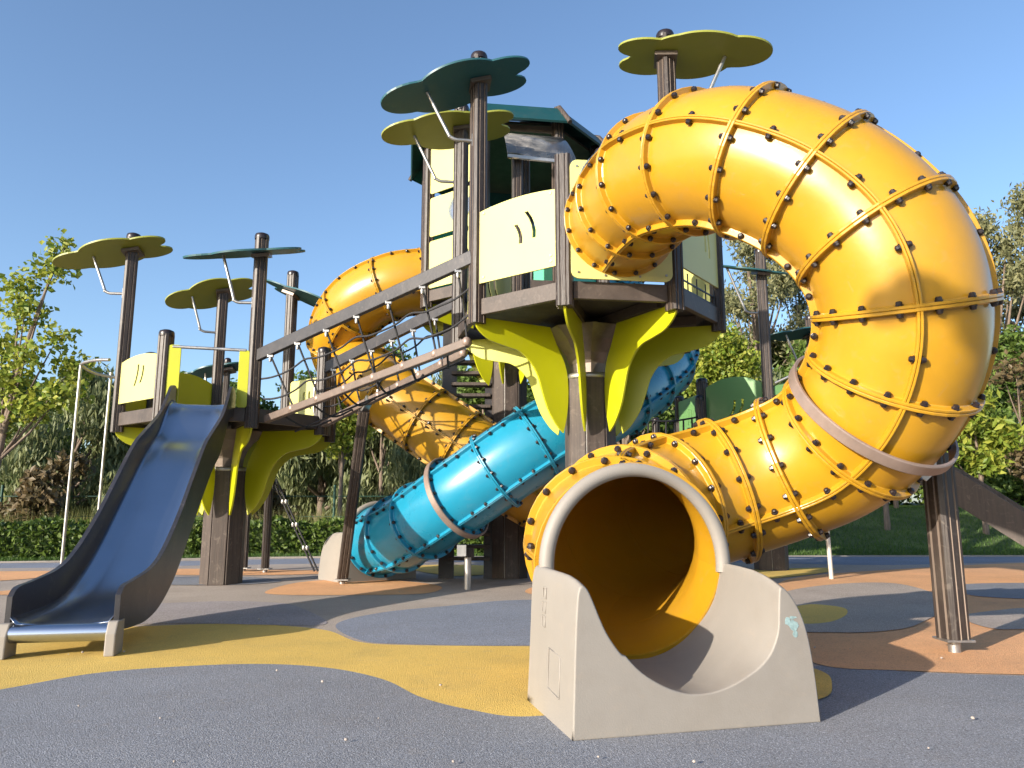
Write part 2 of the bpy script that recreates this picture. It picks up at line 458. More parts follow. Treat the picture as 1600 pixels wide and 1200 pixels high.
def post(parent, p, q, rot=0.0, scale=1.0, cap=True, foot=False):
    o = post_mesh(p, q, rot, scale).build('post', [M['wood'], M['stripe']], parent)
    if cap:
        w = 0.082 * scale
        MB().lathe([(w * .98, -0.02), (w, 0.0), (w, 0.022), (w * 0.9, 0.042), (w * 0.5, 0.056), (0.004, 0.06)], 16, q).build('cap', M['cap'], o)
    if foot:
        MB().lathe([(0.035, -0.1), (0.035, 0.0)], 12, p).build('foot', M['steel'], o)
        MB().obox((p[0], p[1], p[2] - 0.006), ((1, 0, 0), (0, 1, 0), (0, 0, 1)), (0.085, 0.085, 0.006)).build('foot_plate', M['steel'], o)
    return o

PETAL = [(1.29, -0.02), (1.24, -0.12), (1.12, -0.205), (0.96, -0.245), (0.80, -0.28), (0.68, -0.37), (0.60, -0.49), (0.55, -0.64), (0.49, -0.80), (0.40, -0.94), (0.315, -1.02)]
PETAL_IN = [(0.315, -1.02), (0.285, -0.90), (0.262, -0.76), (0.255, -0.6), (0.265, -0.46), (0.30, -0.33), (0.38, -0.18), (0.46, -0.005)]
def petal(parent, cx, cy, zb, ang, scale=1.0, m='lime'):
    ur = Vector((math.cos(ang), math.sin(ang), 0)); n = Vector((-ur.y, ur.x, 0))
    lp = c2(PETAL, 5)[:-1] + c2(PETAL_IN, 5) + [(1.25, -0.005)]
    lp = [(r * scale, z * scale) for r, z in lp][::-1]
    o = MB().plate([lp], 0.022, lambda u, v, w: Vector((cx, cy, zb)) + ur * u + Vector((0, 0, v)) + n * w).build('petal_panel', M[m], parent, 0.003)
    return o

LOBES = [(0.0, 0.02, 0.47, 0.36), (-0.50, -0.06, 0.34, 0.24), (0.42, 0.15, 0.30, 0.16), (0.44, -0.13, 0.29, 0.15), (-0.14, -0.16, 0.40, 0.22)]
def leaf_outline(n=120):
    out = []
    for i in range(n):
        t = 2 * math.pi * i / n; dx, dy = math.cos(t), math.sin(t); best = 0
        for cx, cy, a_, b_ in LOBES:
            A = dx * dx / a_ ** 2 + dy * dy / b_ ** 2
            Bq = -2 * (dx * cx / a_ ** 2 + dy * cy / b_ ** 2)
            Cq = cx * cx / a_ ** 2 + cy * cy / b_ ** 2 - 1
            D = Bq * Bq - 4 * A * Cq
            if D > 0: best = max(best, (-Bq + math.sqrt(D)) / (2 * A))
        out.append((best * dx, best * dy))
    return out
LEAF = leaf_outline()
def leaf(parent, px, py, z, m, ang, tilt, roll=0.0, off=0.18, size=1.0, flip=1, arm=0.52, drop=0.62):
    """leaf-shaped shade through which the post passes; its long side reaches out along ang and tilts down by tilt"""
    X0 = Vector((math.cos(R(ang)), math.sin(R(ang)), 0)); Y0 = Vector((-X0.y, X0.x, 0)); Z0 = Vector((0, 0, 1))
    q = Quaternion(Y0, R(tilt)); X = q @ X0
    q2 = Quaternion(X, R(roll)); Y = q2 @ Y0; Z = X.cross(Y)
    c = Vector((px, py, z))
    fr = lambda u, v, w: c + X * u + Y * v + Z * w
    lp = [((off - x * size), y * size * flip) for x, y in LEAF]
    o = MB().plate([lp], 0.02, fr).build('leaf_shade', M[m], parent, 0.003)
    tip = fr(arm, 0.0, -0.012)
    root = c - Z0 * drop + X0 * 0.06
    k = root + X0 * (0.20)
    br = [root, root + X0 * 0.10, k - X0 * 0.04 + Z0 * 0.002, k + X0 * 0.015 + Z0 * 0.03, k.lerp(tip, 0.12) + Z0 * 0.0, tip]
    MB().tube(crom(br, 5), 0.017, 10).build('bracket', M['steel'], o)
    MB().obox(root, (X0, Y0, Z0), (0.006, 0.03, 0.06)).build('bracket_plate', M['steel'], o)
    MB().obox(fr(0, 0, -0.04), (X, Y, Z), (0.1, 0.1, 0.02)).build('clamp', M['steelbrown'], o)
    return o

def arch(w, z0, z1, rise=0.10, rc=0.0, k=12):
    lp = [(-w / 2, z0), (w / 2, z0)]
    lp += [(w / 2 - w * i / k, z1 + rise * (1 - (1 - 2 * i / k) ** 2)) for i in range(k + 1)]
    return lp
def slot(u, z, l, tilt, bend=0.02, w=0.036):
    ctr = [(u + math.sin(R(tilt)) * t * l + bend * (1 - 4 * t * t), z + math.cos(R(tilt)) * t * l) for t in (-0.5, -0.25, 0, 0.25, 0.5)]
    return [(x - w / 2, y) for x, y in ctr] + [(x + w / 2, y) for x, y in ctr[::-1]]
def circ(u, z, r, n=40):
    return [(u + r * math.cos(2 * math.pi * i / n), z + r * math.sin(2 * math.pi * i / n)) for i in range(n)]
def rrect(u0, u1, z0, z1, r, k=5):
    out = []
    for cx, cy, a0 in ((u1 - r, z0 + r, -90), (u1 - r, z1 - r, 0), (u0 + r, z1 - r, 90), (u0 + r, z0 + r, 180)):
        out += [(cx + r * math.cos(R(a0 + 90 * i / k)), cy + r * math.sin(R(a0 + 90 * i / k))) for i in range(k + 1)]
    return out

class Tower:
    def __init__(s, name, label, cx, cy, zb, Rr, tops, group='octagonal play towers', column=True, petals=range(8), low=None, crown=True, shift=None, nocap=()):
        s.cx, s.cy, s.zb, s.R = cx, cy, zb, Rr
        s.zf = zb + 0.14
        s.o = thing(name, (cx, cy, 0), label, 'play tower', group)
        s.V = [Vector((cx + Rr * math.cos(t), cy + Rr * math.sin(t), 0)) for t in ANG]
        for i_, dv in (shift or {}).items(): s.V[i_] = s.V[i_] + Vector(dv)
        for i, t in enumerate(ANG):
            if tops[i]:
                post(s.o, s.V[i] + Vector((0, 0, (low or {}).get(i, zb - 0.07))), s.V[i] + Vector((0, 0, tops[i])), t, cap=i not in nocap)
        for i in range(8):
            a_, b_ = s.V[i], s.V[(i + 1) % 8]
            d = (b_ - a_).normalized()
            MB().bar(a_ + d * 0.07 + Vector((0, 0, zb + 0.075)), b_ - d * 0.07 + Vector((0, 0, zb + 0.075)), 0.05, 0.15).build('edge_beam', M['beam'], s.o, 0.004)
        k = 0.96
        fl = [(cx + Rr * k * math.cos(t), cy + Rr * k * math.sin(t)) for t in ANG]
        MB().plate([fl], 0.03, lambda u, v, w: Vector((u, v, zb + 0.12 + w))).build('deck_floor', M['deck'], s.o)
        for i in range(4):
            a_, b_ = s.V[i], s.V[i + 4]
            MB().bar(a_.lerp(b_, 0.08) + Vector((0, 0, zb + 0.05 + 0.0)), b_.lerp(a_, 0.58) + Vector((0, 0, zb + 0.05)), 0.06, 0.09).build('joist', M['beam'], s.o)
        if column:
            zt = zb - (0.46 if crown else 0.0)
            for i in range(8):
                t = ANG[i] + R(22.5)
                ur = Vector((math.cos(t), math.sin(t), 0)); tt = Vector((-ur.y, ur.x, 0))
                MB().obox(Vector((cx, cy, zt / 2)) + ur * 0.205, (ur, tt, (0, 0, 1)), (0.028, 0.088, zt / 2)).build('plank', M['plank'], s.o, 0.008)
            MB().lathe([(0.17, 0.0), (0.17, zt)], 12, (cx, cy, 0)).build('core', M['deck'], s.o)
            for i in range(0, 8, 2):
                t = ANG[i]
                ur = Vector((math.cos(t), math.sin(t), 0)); tt = Vector((-ur.y, ur.x, 0))
                MB().obox(Vector((cx, cy, zt / 2)) + ur * 0.228, (ur, tt, (0, 0, 1)), (0.006, 0.012, zt / 2 - 0.01)).build('metal_strip', M['steel'], s.o)
            if crown:
                MB().lathe([(0.245, -0.03), (0.25, -0.02), (0.25, 0.012), (0.235, 0.02)], 24, (cx, cy, zt)).build('ring', M['steel'], s.o)
                MB().lathe([(0.18, 0.02), (0.19, 0.12), (0.23, 0.22), (0.32, 0.34), (0.44, 0.44), (0.46, 0.455)], 8, (cx, cy, zt), False).build('flared_bracket', M['steelbrown'], s.o)
        for i in petals:
            petal(s.o, cx, cy, zb, ANG[i])
    def face(s, i):
        a_, b_ = s.V[i], s.V[(i + 1) % 8]
        mid = (a_ + b_) / 2; d = (b_ - a_).normalized(); n = Vector((d.y, -d.x, 0))
        w = (b_ - a_).length - 0.14
        return mid, d, n, w
    def panel(s, i, loops, m='cream', t=0.018, out=0.0, name='panel'):
        mid, d, n, w = s.face(i)
        o = MB().plate(loops, t, lambda u, v, q: mid + d * u + n * (q + out) + Vector((0, 0, v))).build(name, M[m], s.o, 0.003)
        return o
    def screws(s, o, i, pts, out=0.012):
        mid, d, n, w = s.face(i)
        for u, v in pts:
            c = mid + d * u + n * out + Vector((0, 0, v))
            MB().obox(c, (d, n, (0, 0, 1)), (0.008, 0.006, 0.008)).build('screw', M['steel'], o)
    def handrail(s, i, u, z0, z1, out=-0.05):
        mid, d, n, w = s.face(i)
        f = lambda uu, zz, oo: mid + d * uu + n * oo + Vector((0, 0, zz))
        pts = [f(u, z0, out), f(u, z0, out - .08), f(u, z0 + .1, out - .14), f(u, z1 - .1, out - .14), f(u, z1, out - .08), f(u, z1, out)]
        MB().tube(crom(pts, 5), 0.016, 8).build('grab_handle', M['steel'], s.o)

# main tower, nearest
T1 = Tower('play_tower', 'main octagonal tower in the centre where the big yellow tube slide starts', 0.76, 7.32, 2.61, 1.25,
           [3.88, 5.10, 3.95, 5.0, 5.12, 5.15, 5.18, 5.18], shift={6: (-.10, 0, 0)}, nocap=(0,))
w1 = T1.face(0)[3]
p = T1.panel(7, [arch(w1 + 0.03, 2.90, 3.585, 0.035), slot(0.02, 3.27, 0.19, -16), slot(0.15, 3.33, 0.27, -18, 0.03)], out=0.03)
T1.screws(p, 7, [(-.37, 2.95), (.37, 2.95), (-.37, 3.56), (.37, 3.56), (.37, 3.0)], .042)
w0 = w1 + 0.06
p = T1.panel(0, [rrect(-w0 / 2, w0 / 2, 2.765, 3.82, 0.07), circ(0, 3.285, 0.44)], out=0.075)
T1.screws(p, 0, [(-.38, 2.82), (.38, 2.82), (-.38, 3.76), (.38, 3.76), (-.38, 3.1), (-.15, 2.80), (.15, 2.80)], .087)
T1.panel(1, [arch(w1 + .02, 2.95, 3.75, 0.12), slot(.12, 3.4, .34, -10), slot(.2, 3.38, .38, -10)], out=0.03)
T1.panel(2, [arch(w1, 2.88, 3.62, 0.1)], out=0.0)
T1.panel(5, [arch(w1, 2.88, 3.62, 0.1), slot(-.05, 3.3, .25, 12), slot(.05, 3.28, .25, 12)], out=0.0)
T1.panel(6, [rrect(0.27, 0.42, 2.62, 3.62, 0.04)], out=0.04)
mid, d, n, w = T1.face(1)
for z in (2.78, 2.86): MB().bar(mid - d * w / 2 + Vector((0, 0, z)), mid + d * w / 2 + Vector((0, 0, z)), 0.012, 0.012).build('rail_bar', M['rail'], T1.o)
for k in range(5): MB().bar(mid + d * (w * (k / 4 - .5) * .96) + Vector((0, 0, 2.77)), mid + d * (w * (k / 4 - .5) * .96) + Vector((0, 0, 2.94)), 0.01, 0.01, (1, 0, 0)).build('rail_bar', M['rail'], T1.o)
V = T1.V
leaf(T1.o, V[7].x, V[7].y, 4.94, 'teal', 190, 17, 6, off=0.18, size=0.94)
leaf(T1.o, V[6].x, V[6].y, 4.96, 'olive', 188, 12, 6, off=0.10, size=0.92, flip=-1)
leaf(T1.o, V[1].x, V[1].y, 4.92, 'olive', -8, 5, -4, off=0.20, size=0.86)

# left tower with the steel slide
T2 = Tower('play_tower', 'low octagonal tower on the left with the steel slide and leaf shades', -3.50, 9.35, 1.83, 1.25,
           [2.78, 3.95, 2.78, 2.85, 4.25, 4.05, 2.85, 4.12])
T2.panel(7, [arch(w1 + .02, 2.08, 2.565, 0.05), slot(-.05, 2.38, .25, 14), slot(.07, 2.38, .2, 14)], out=0.03)
T2.panel(0, [rrect(-w1 / 2 - .02, -w1 / 2 + .11, 1.98, 2.66, .03)], 'lime', out=.05)
T2.panel(0, [rrect(w1 / 2 - .09, w1 / 2 + .02, 1.98, 2.62, .03)], 'lime', out=.05)
mid, d, n, w = T2.face(0)
MB().tube([mid - d * (w / 2 - .02) + n * .05 + Vector((0, 0, 2.64)), mid + d * (w / 2 - .02) + n * .05 + Vector((0, 0, 2.62))], .018, 10).build('grab_bar', M['steel'], T2.o)
T2.panel(5, [arch(w1, 2.04, 2.6, .1)], 'lime')
T2.panel(6, [arch(w1, 2.04, 2.6, .1)], 'lime')
T2.panel(3, [rrect(-w1 / 2, w1 / 2, 2.04, 2.66, .06), slot(-.05, 2.36, .25, 10), slot(.07, 2.38, .2, 10)])
T2.handrail(2, .3, 2.05, 2.6)
V = T2.V
leaf(T2.o, V[7].x, V[7].y, 3.97, 'olive', 187, 12, 8, off=.2, size=.86, arm=.45, drop=.55)
leaf(T2.o, V[5].x, V[5].y, 3.95, 'olive', 205, 15, 28, off=.12, size=.78, arm=.42, drop=.6)
leaf(T2.o, V[1].x, V[1].y, 3.78, 'teal', 186, 6, -13, off=.15, size=.86, arm=.42, drop=.6)
leaf(T2.o, V[4].x, V[4].y, 3.98, 'teal', -14, 22, -8, off=.30, size=.95, arm=.45, drop=.65)

# roofed tower behind
T3 = Tower('roofed_play_tower', 'tall tower with dark teal octagonal roof behind the main tower', -0.04, 10.2, 3.55, 1.25,
           [5.85] * 8, petals=[0, 1, 5, 6, 7])
o = T3.panel(7, [rrect(-w1 / 2, w1 / 2, 5.02, 5.72, .03), slot(.18, 5.36, .35, 16)], out=.03)
o = T3.panel(7, [rrect(-w1 / 2, w1 / 2, 4.42, 4.96, .03), circ(.12, 4.70, .17, 24)], out=.03)
mid, d, n, w = T3.face(7)
ring = []
MB().plate([circ(.12, 4.70, .185, 28)], .008, lambda u, v, q: mid + d * u + n * (q + .05) + Vector((0, 0, v))).build('porthole_pane', M['clear'], o)
T3.panel(7, [rrect(-w1 / 2, w1 / 2, 3.72, 4.36, .03)], out=.03)
T3.panel(1, [arch(w1, 4.55, 5.35, .14), slot(.05, 4.85, .3, -10), slot(.15, 4.85, .26, -10)], 'jade', out=0)
T3.panel(1, [rrect(-w1 / 2, w1 / 2, 3.72, 4.48, .03)], 'jade', out=0)
for i in (2, 3, 4, 5): T3.panel(i, [rrect(-w1 / 2, w1 / 2, 3.72, 5.3, .03)], 'jade', out=0)
MB().plate([[(T3.cx + 1.18 * math.cos(t), T3.cy + 1.18 * math.sin(t)) for t in ANG]], .03, lambda u, v, q: Vector((u, v, 5.84 + q))).build('roof_soffit', M['deck'], T3.o)
mid, d, n, w = T3.face(0)
MB().bar(mid - d * w / 2 + Vector((0, 0, 5.72)), mid + d * w / 2 + Vector((0, 0, 5.72)), .04, .1).build('lintel', M['beam'], T3.o)
for i in range(8):
    t0, t1 = ANG[i], ANG[(i + 1) % 8] if i < 7 else ANG[0] + 2 * math.pi
    P_ = lambda t, r, z: Vector((T3.cx + r * math.cos(t), T3.cy + r * math.sin(t), z))
    vs = [P_(t0, 1.52, 5.74), P_(t1, 1.52, 5.74), P_(t1, 1.30, 6.02), P_(t0, 1.30, 6.02), P_(t1, .3, 6.35), P_(t0, .3, 6.35),
          P_(t0, 1.50, 5.72), P_(t1, 1.50, 5.72), P_(t1, 1.27, 5.99), P_(t0, 1.27, 5.99), P_(t1, .3, 6.31), P_(t0, .3, 6.31)]
    MB().add(vs, [(0, 1, 2, 3), (3, 2, 4, 5), (7, 6, 9, 8), (8, 9, 11, 10), (0, 6, 7, 1), (1, 7, 8, 2), (2, 8, 10, 4), (6, 0, 3, 9), (9, 3, 5, 11)]).build('roof_panel', M['roof'], T3.o)
    MB().tube([P_(t0, 1.535, 5.72), P_(t0, 1.48, 5.80), P_(t0, 1.30, 6.035), P_(t0, 1.2, 6.07)], [.03, .035, .03, .02], 8).build('corner_cap', M['plank'], T3.o)

# right tower, far
T4 = Tower('play_tower', 'green panelled tower far right behind the yellow tube', 3.85, 11.5, 1.75, 1.25,
           [4.50, 2.7, 2.7, 4.0, 2.7, 2.6, 2.6, 2.72], petals=[0, 1, 6, 7])
T4.panel(7, [arch(w1, 1.98, 2.62, .12), slot(-.02, 2.3, .22, 14), slot(.1, 2.32, .2, 14)], 'green', out=.03)
T4.panel(6, [rrect(-w1 / 2, w1 / 2, 1.98, 2.55, .03), slot(0, 2.26, .24, 10), slot(.1, 2.26, .2, 10)], 'green', out=.03)
T4.panel(0, [arch(w1, 1.98, 2.55, .1)], 'green', out=.03)
V = T4.V
leaf(T4.o, V[0].x, V[0].y, 4.22, 'teal', 190, -4, -17, off=.15, size=.7)
leaf(T4.o, V[3].x, V[3].y, 3.75, 'teal', 200, 6, 10, off=.2, size=.75)

# ------------------------------------------------------------ tube slides
BOLT = MB().lathe([(0.021, 0.0), (0.021, 0.007), (0.0175, 0.009), (0.0165, 0.021), (0.010, 0.026)], 8, smooth=False).mesh('bolt_cap', M['cap'])
CAMP = Vector((0, 0, 0.85))
class TubeSlide:
    def __init__(s, name, label, ctrl, nsec, m, r=0.45, rib0=0.0, n0=None, ribs=None, nb=16, single=0, clear=(), base=None):
        s.o = thing(name, base, label, 'tube slide', 'tube slides')
        pts = resample(crom(ctrl, 16), 0.05)
        k = (len(pts) - 1)
        s.pts = pts
        s.T, s.N, s.B = frames(pts, n0)
        s.r, s.k = r, k
        cuts = [round(k * i / nsec) for i in range(nsec + 1)]
        s.cuts = cuts
        bolts = []
        for q in range(nsec):
            i0, i1 = cuts[q], cuts[q + 1]
            ph = rib0 + (ribs[q] if ribs else 0.0)
            for h in range(4):
                cm = M['clear'] if (q, h) in clear else m
                sh = s.shell(i0, i1, ph + math.pi / 2 * h).build('shell', cm, s.o)
                a0 = ph + math.pi / 2 * h
                for e, sg in ((i0, 1), (i1, -1)):              # caps on the ring flanges
                    for b in range(nb // 4):
                        t = a0 + math.pi / 2 * (b + 0.5) / (nb // 4)
                        pos = s.at(e, t, r + 0.022) + s.T[e] * (sg * 0.020)
                        bolts.append((pos, s.T[e] * sg, s.rad(e, t), sh))
                for sd in (0, 1):                              # caps on the lengthwise ribs
                    t = a0 + (math.pi / 2 if sd else 0.0)
                    sg = -1 if sd else 1
                    nn = max(1, round((i1 - i0) * 0.05 / 0.19) - 1)
                    for b in range(nn):
                        e = round(i0 + (i1 - i0) * (b + 1) / (nn + 1))
                        tn = s.N[e] * -math.sin(t) + s.B[e] * math.cos(t)
                        pos = s.at(e, t, r + 0.022) + tn * (sg * 0.017)
                        bolts.append((pos, tn * sg, s.rad(e, t), sh))
        def score(b):
            v = CAMP - b[0]
            return (b[2] * 0.6 + b[1] * 0.4).dot(v.normalized()) - 0.03 * v.length
        bolts.sort(key=score, reverse=True)
        for pos, ax, rd, sh in bolts[:single]:
            o = bpy.data.objects.new('bolt_cap', BOLT)
            o.location = pos - org(s.o)
            o.rotation_mode = 'QUATERNION'
            o.rotation_quaternion = Vector((0, 0, 1)).rotation_difference(ax)
            link(o, sh)
        rest = MB()
        bv = [v.co.copy() for v in BOLT.vertices]; bf = [tuple(p_.vertices) for p_ in BOLT.polygons]
        for pos, ax, rd, sh in bolts[single:]:
            qn = Vector((0, 0, 1)).rotation_difference(ax)
            rest.add([pos + qn @ v for v in bv], bf)
        rest.build('bolt_caps', M['cap'], s.o)['kind'] = 'stuff'
    def rad(s, i, t): return s.N[i] * math.cos(t) + s.B[i] * math.sin(t)
    def at(s, i, t, r): return s.pts[i] + s.rad(i, t) * r
    def shell(s, i0, i1, a0):
        m = MB(); r = s.r; na = 10; ri = r - 0.012
        idx = list(range(i0, i1 + 1)); nl = len(idx)
        g = 0.0012
        ang = [a0 + math.pi / 2 * j / na for j in range(na + 1)]
        def off(i): return s.T[i] * (g if i == i0 else -g if i == i1 else 0)
        for rad_, fl in ((r, False), (ri, True)):
            vs = [s.at(i, t, rad_) + off(i) for i in idx for t in ang]
            w = na + 1
            fs = [(a * w + j, a * w + j + 1, (a + 1) * w + j + 1, (a + 1) * w + j) for a in range(nl - 1) for j in range(na)]
            if not fl: fs = [f[::-1] for f in fs]
            m.add(vs, fs, True)
        # ring flanges (half rings) at both ends
        for e, sg in ((i0, 1), (i1, -1)):
            vs = []
            for t in ang:
                for rr, ss in ((r - 0.004, g), (r + 0.041, g), (r + 0.044, g + 0.004), (r + 0.044, 0.0165), (r + 0.040, 0.0195), (r + 0.006, 0.0205), (r - 0.004, 0.03)):
                    vs.append(s.at(e, t, rr) + s.T[e] * (sg * ss))
            k = 7
            fs = [(a * k + j, a * k + (j + 1) % k, (a + 1) * k + (j + 1) % k, (a + 1) * k + j) for a in range(na) for j in range(k)]
            if sg < 0: fs = [f[::-1] for f in fs]
            m.add(vs, fs, False)
            # wall end
            vs = [s.at(e, t, q) + s.T[e] * (sg * g) for t in ang for q in (ri, r)]
            m.add(vs, [(2 * a, 2 * a + 1, 2 * a + 3, 2 * a + 2) for a in range(na)])
        # lengthwise ribs
        for t, sg in ((a0, 1), (a0 + math.pi / 2, -1)):
            vs = []
            for i in idx:
                tn = s.N[i] * -math.sin(t) + s.B[i] * math.cos(t)
                for rr, ss in ((r - 0.012, 0.0012), (r + 0.037, 0.0012), (r + 0.040, 0.004), (r + 0.040, 0.012), (r + 0.037, 0.015), (r - 0.008, 0.017)):
                    vs.append(s.at(i, t, rr) + tn * (sg * ss))
            k = 6
            fs = [(a * k + j, a * k + (j + 1) % k, (a + 1) * k + (j + 1) % k, (a + 1) * k + j) for a in range(nl - 1) for j in range(k)]
            if sg > 0: fs = [f[::-1] for f in fs]
            m.add(vs, fs, False)
        return m
    def collar(s, i, m, w=0.036, h=0.066):
        pts = []
        mb = MB(); n = 120; vs = []
        for j in range(n):
            t = 2 * math.pi * j / n
            for rr, ss in ((s.r + 0.052, -w), (s.r + h, -w), (s.r + h + .006, -w + .006), (s.r + h + .006, w - .006), (s.r + h, w), (s.r + 0.052, w)):
                vs.append(s.at(i, t, rr) + s.T[i] * ss)
        k = 6
        mb.add(vs, [(a * k + j, ((a + 1) % n) * k + j, ((a + 1) % n) * k + (j + 1) % k, a * k + (j + 1) % k) for a in range(n) for j in range(k)])
        return mb.build('collar', m, s.o)

y1 = [(0.925, 6.10, 3.285), (1.00, 5.55, 3.285), (1.12, 5.08, 3.25), (1.40, 4.62, 3.12), (1.77, 4.36, 2.86), (2.05, 4.23, 2.54), (2.20, 4.18, 2.20),
      (2.25, 4.26, 1.84), (2.19, 4.48, 1.50), (2.02, 4.78, 1.25), (1.70, 5.00, 1.09), (1.30, 5.04, 0.96), (0.92, 4.88, 0.85), (0.64, 4.52, 0.74), (0.548, 4.12, 0.65), (0.592, 3.77, 0.60)]
S1 = TubeSlide('tube_slide', 'big glossy yellow tube slide spiralling down to the grey exit in front', y1, 15, M['yellow'], rib0=R(70), n0=Vector((0, 0, 1)),
               single=300, base=(0.6, 3.7, 0), clear=((0, 3), (1, 3)))
ci = min(range(len(S1.pts)), key=lambda i: (S1.pts[i] - Vector((2.175, 4.51, 1.47))).length)
S1.collar(ci, M['collar'])
COLLAR1 = (S1.pts[ci].copy(), S1.T[ci].copy())

y2 = [(-1.20, 10.02, 3.98), (-1.62, 9.98, 3.90), (-2.10, 10.12, 3.70), (-2.42, 10.42, 3.38), (-2.44, 10.66, 3.06), (-2.14, 10.36, 2.80), (-1.66, 9.80, 2.40), (-1.00, 9.60, 1.94), (-0.49, 9.50, 1.60), (-0.04, 9.42, 1.30), (0.40, 9.48, 1.05), (0.85, 9.70, 0.82), (1.25, 10.05, 0.65), (1.45, 10.5, 0.58)]
S2 = TubeSlide('tube_slide', 'yellow tube slide behind the rope bridge leaving the roofed tower', y2, 13, M['yellow'], rib0=R(60), nb=16, r=.425, base=(-1.2, 10.0, 0), clear=((8, 3), (9, 3)))
b3 = [(1.10, 10.36, 4.02), (1.5, 10.48, 3.83), (1.85, 10.3, 3.42), (2.0, 9.9, 3.04), (1.88, 9.45, 2.74), (1.6, 9.1, 2.46), (1.10, 8.60, 2.08), (0.30, 8.38, 1.62),
      (-0.57, 8.56, 1.04), (-1.20, 9.15, 0.66), (-1.68, 9.78, 0.50)]
S3 = TubeSlide('tube_slide', 'glossy blue tube slide running down to the left under the towers', b3, 13, M['blue'], rib0=R(80), nb=16, r=.43, base=(-1.7, 9.9, 0))
ci = min(S3.cuts, key=lambda c: (S3.pts[c] - Vector((-0.50, 8.52, 1.09))).length)
S3.collar(ci, M['collar'])
C3 = S3.pts[ci].copy()
o = post(S3.o, (C3.x + .12, C3.y + .1, 0.35), (C3.x + .12, C3.y + .1, C3.z - .56), 0.3, .9, cap=False)
MB().lathe([(.04, -.35), (.04, 0)], 12, (C3.x + .12, C3.y + .1, .35)).build('foot', M['steel'], o)
MB().obox((C3.x + .06, C3.y - .02, C3.z - .58), ((1, 0, 0), (0, 1, 0), (0, 0, 1)), (.05, .06, .06)).build('bracket', M['steel'], S3.o)

# support post under the yellow slide's collar
cc, ct = COLLAR1
pb = Vector((2.715, 4.84, 0))
pz = 1.22
o = post(S1.o, (pb.x, pb.y, .085), (pb.x, pb.y, pz), R(20), 1.12, cap=False, foot=True)
MB().plate([[(-.07, -.16), (-.02, -.2), (.05, -.14), (.06, .05), (.0, .09), (-.06, .06)]], .012,
           lambda u, v, w: Vector((pb.x - .11 + u * .9, pb.y - .09 - u * .2 + w, pz + v + .02))).build('bracket', M['paint'], S1.o)
MB().bar((pb.x - .12, pb.y - .05, pz + .05), (pb.x + .07, pb.y, pz + .03), .1, .02).build('bracket', M['paint'], S1.o)

# moulded exit troughs
def exit_piece(name, label, end, T, width=1.07, depth=0.66, h=0.6, m='grey', group=None):
    T = Vector((T.x, T.y, 0)).normalized(); S = Vector((T.y, -T.x, 0))       # T points out of the tube, S to its right
    S = -S
    e = Vector((end.x, end.y, 0))
    zc = end.z
    th = thing(name, e + T * depth / 2, label, 'slide exit', group)
    k_ = width / 1.07
    front = [(-.535, 0), (-.527, .2), (-.52, .38), (-.513, .50), (-.506, .565), (-.492, .594), (-.468, .582), (-.443, .53), (-.415, .46), (-.384, .395), (-.33, .318), (-.25, .235), (-.15, .175), (-.06, .145), (0, .14)]
    back = [(-.535, 0), (-.526, .15), (-.518, .32), (-.512, .46), (-.505, .55), (-.492, .594), (-.47, .603), (-.452, .597), (-.445, .54), (-.418, .43), (-.363, .335), (-.28, .25), (-.18, .19), (-.08, .16), (0, .155)]
    right = [(.535, 0), (.525, .15), (.508, .31), (.487, .42), (.458, .50), (.425, .558), (.398, .585), (.378, .578), (.368, .48), (.358, .385), (.318, .29), (.25, .222), (.15, .17), (.06, .145), (0, .14)]
    vs = []
    for f in (0, .2, .4, .6, .75, .88, .96, 1):
        half = [((a0 + (b0 - a0) * f) * k_, (a1 + (b1 - a1) * f)) for (a0, a1), (b0, b1) in zip(back, front)]
        hr = [((-a0 + (b0 + a0) * f) * k_, (a1 + (b1 - a1) * f)) for (a0, a1), (b0, b1) in zip(back, right)]
        half, hr = c2(half, 4), c2(hr, 4)
        dr = 1 - .05 * max(0, (f - .6) / .4) ** 2.5
        half = [(u, v * (dr if v > .3 else 1)) for u, v in half]
        dr = 1 - .13 * max(0, (f - .45) / .55) ** 2.2
        hr = [(u, .2 + (v - .2) * dr if v > .2 else v) for u, v in hr]
        ss = half + hr[-2::-1]
        base = len(ss)
        vs += [e + T * (depth * f - .02) + S * u + Vector((0, 0, v)) for u, v in ss]
    m_ = MB()
    fs = [(a * base + j, a * base + j + 1, (a + 1) * base + j + 1, (a + 1) * base + j) for a in range(7) for j in range(base - 1)]
    m_.add(vs, fs, False)
    m_.add(vs[:base], [tuple(range(base))]); m_.add(vs[-base:], [tuple(range(base))[::-1]])
    m_.add([vs[0], vs[base - 1], vs[-1], vs[-base]], [(0, 1, 2, 3)])
    import bmesh
    me = m_.mesh('trough', M[m], org(th))
    bm = bmesh.new(); bm.from_mesh(me)
    bmesh.ops.remove_doubles(bm, verts=bm.verts, dist=1e-4)
    bmesh.ops.recalc_face_normals(bm, faces=bm.faces)
    bm.to_mesh(me); bm.free()
    for p_ in me.polygons: p_.use_smooth = True
    o = link(bpy.data.objects.new('trough', me), th)
    bv = o.modifiers.new('bevel', 'BEVEL'); bv.width = .014; bv.segments = 3; bv.limit_method = 'ANGLE'; bv.angle_limit = R(50)
    bv.harden_normals = False
    wnm = o.modifiers.new('wn', 'WEIGHTED_NORMAL'); wnm.keep_sharp = True
    # moulded rim hugging the tube mouth
    rim = [end + T * .045 + S * (math.cos(t) * .456) + Vector((0, 0, math.sin(t) * .456)) for t in [math.pi * (-.03 + 1.06 * i / 48) for i in range(49)]]
    MB().tube(rim, .036, 14).build('rim', M[m], o)
    return th, o, T, S, e
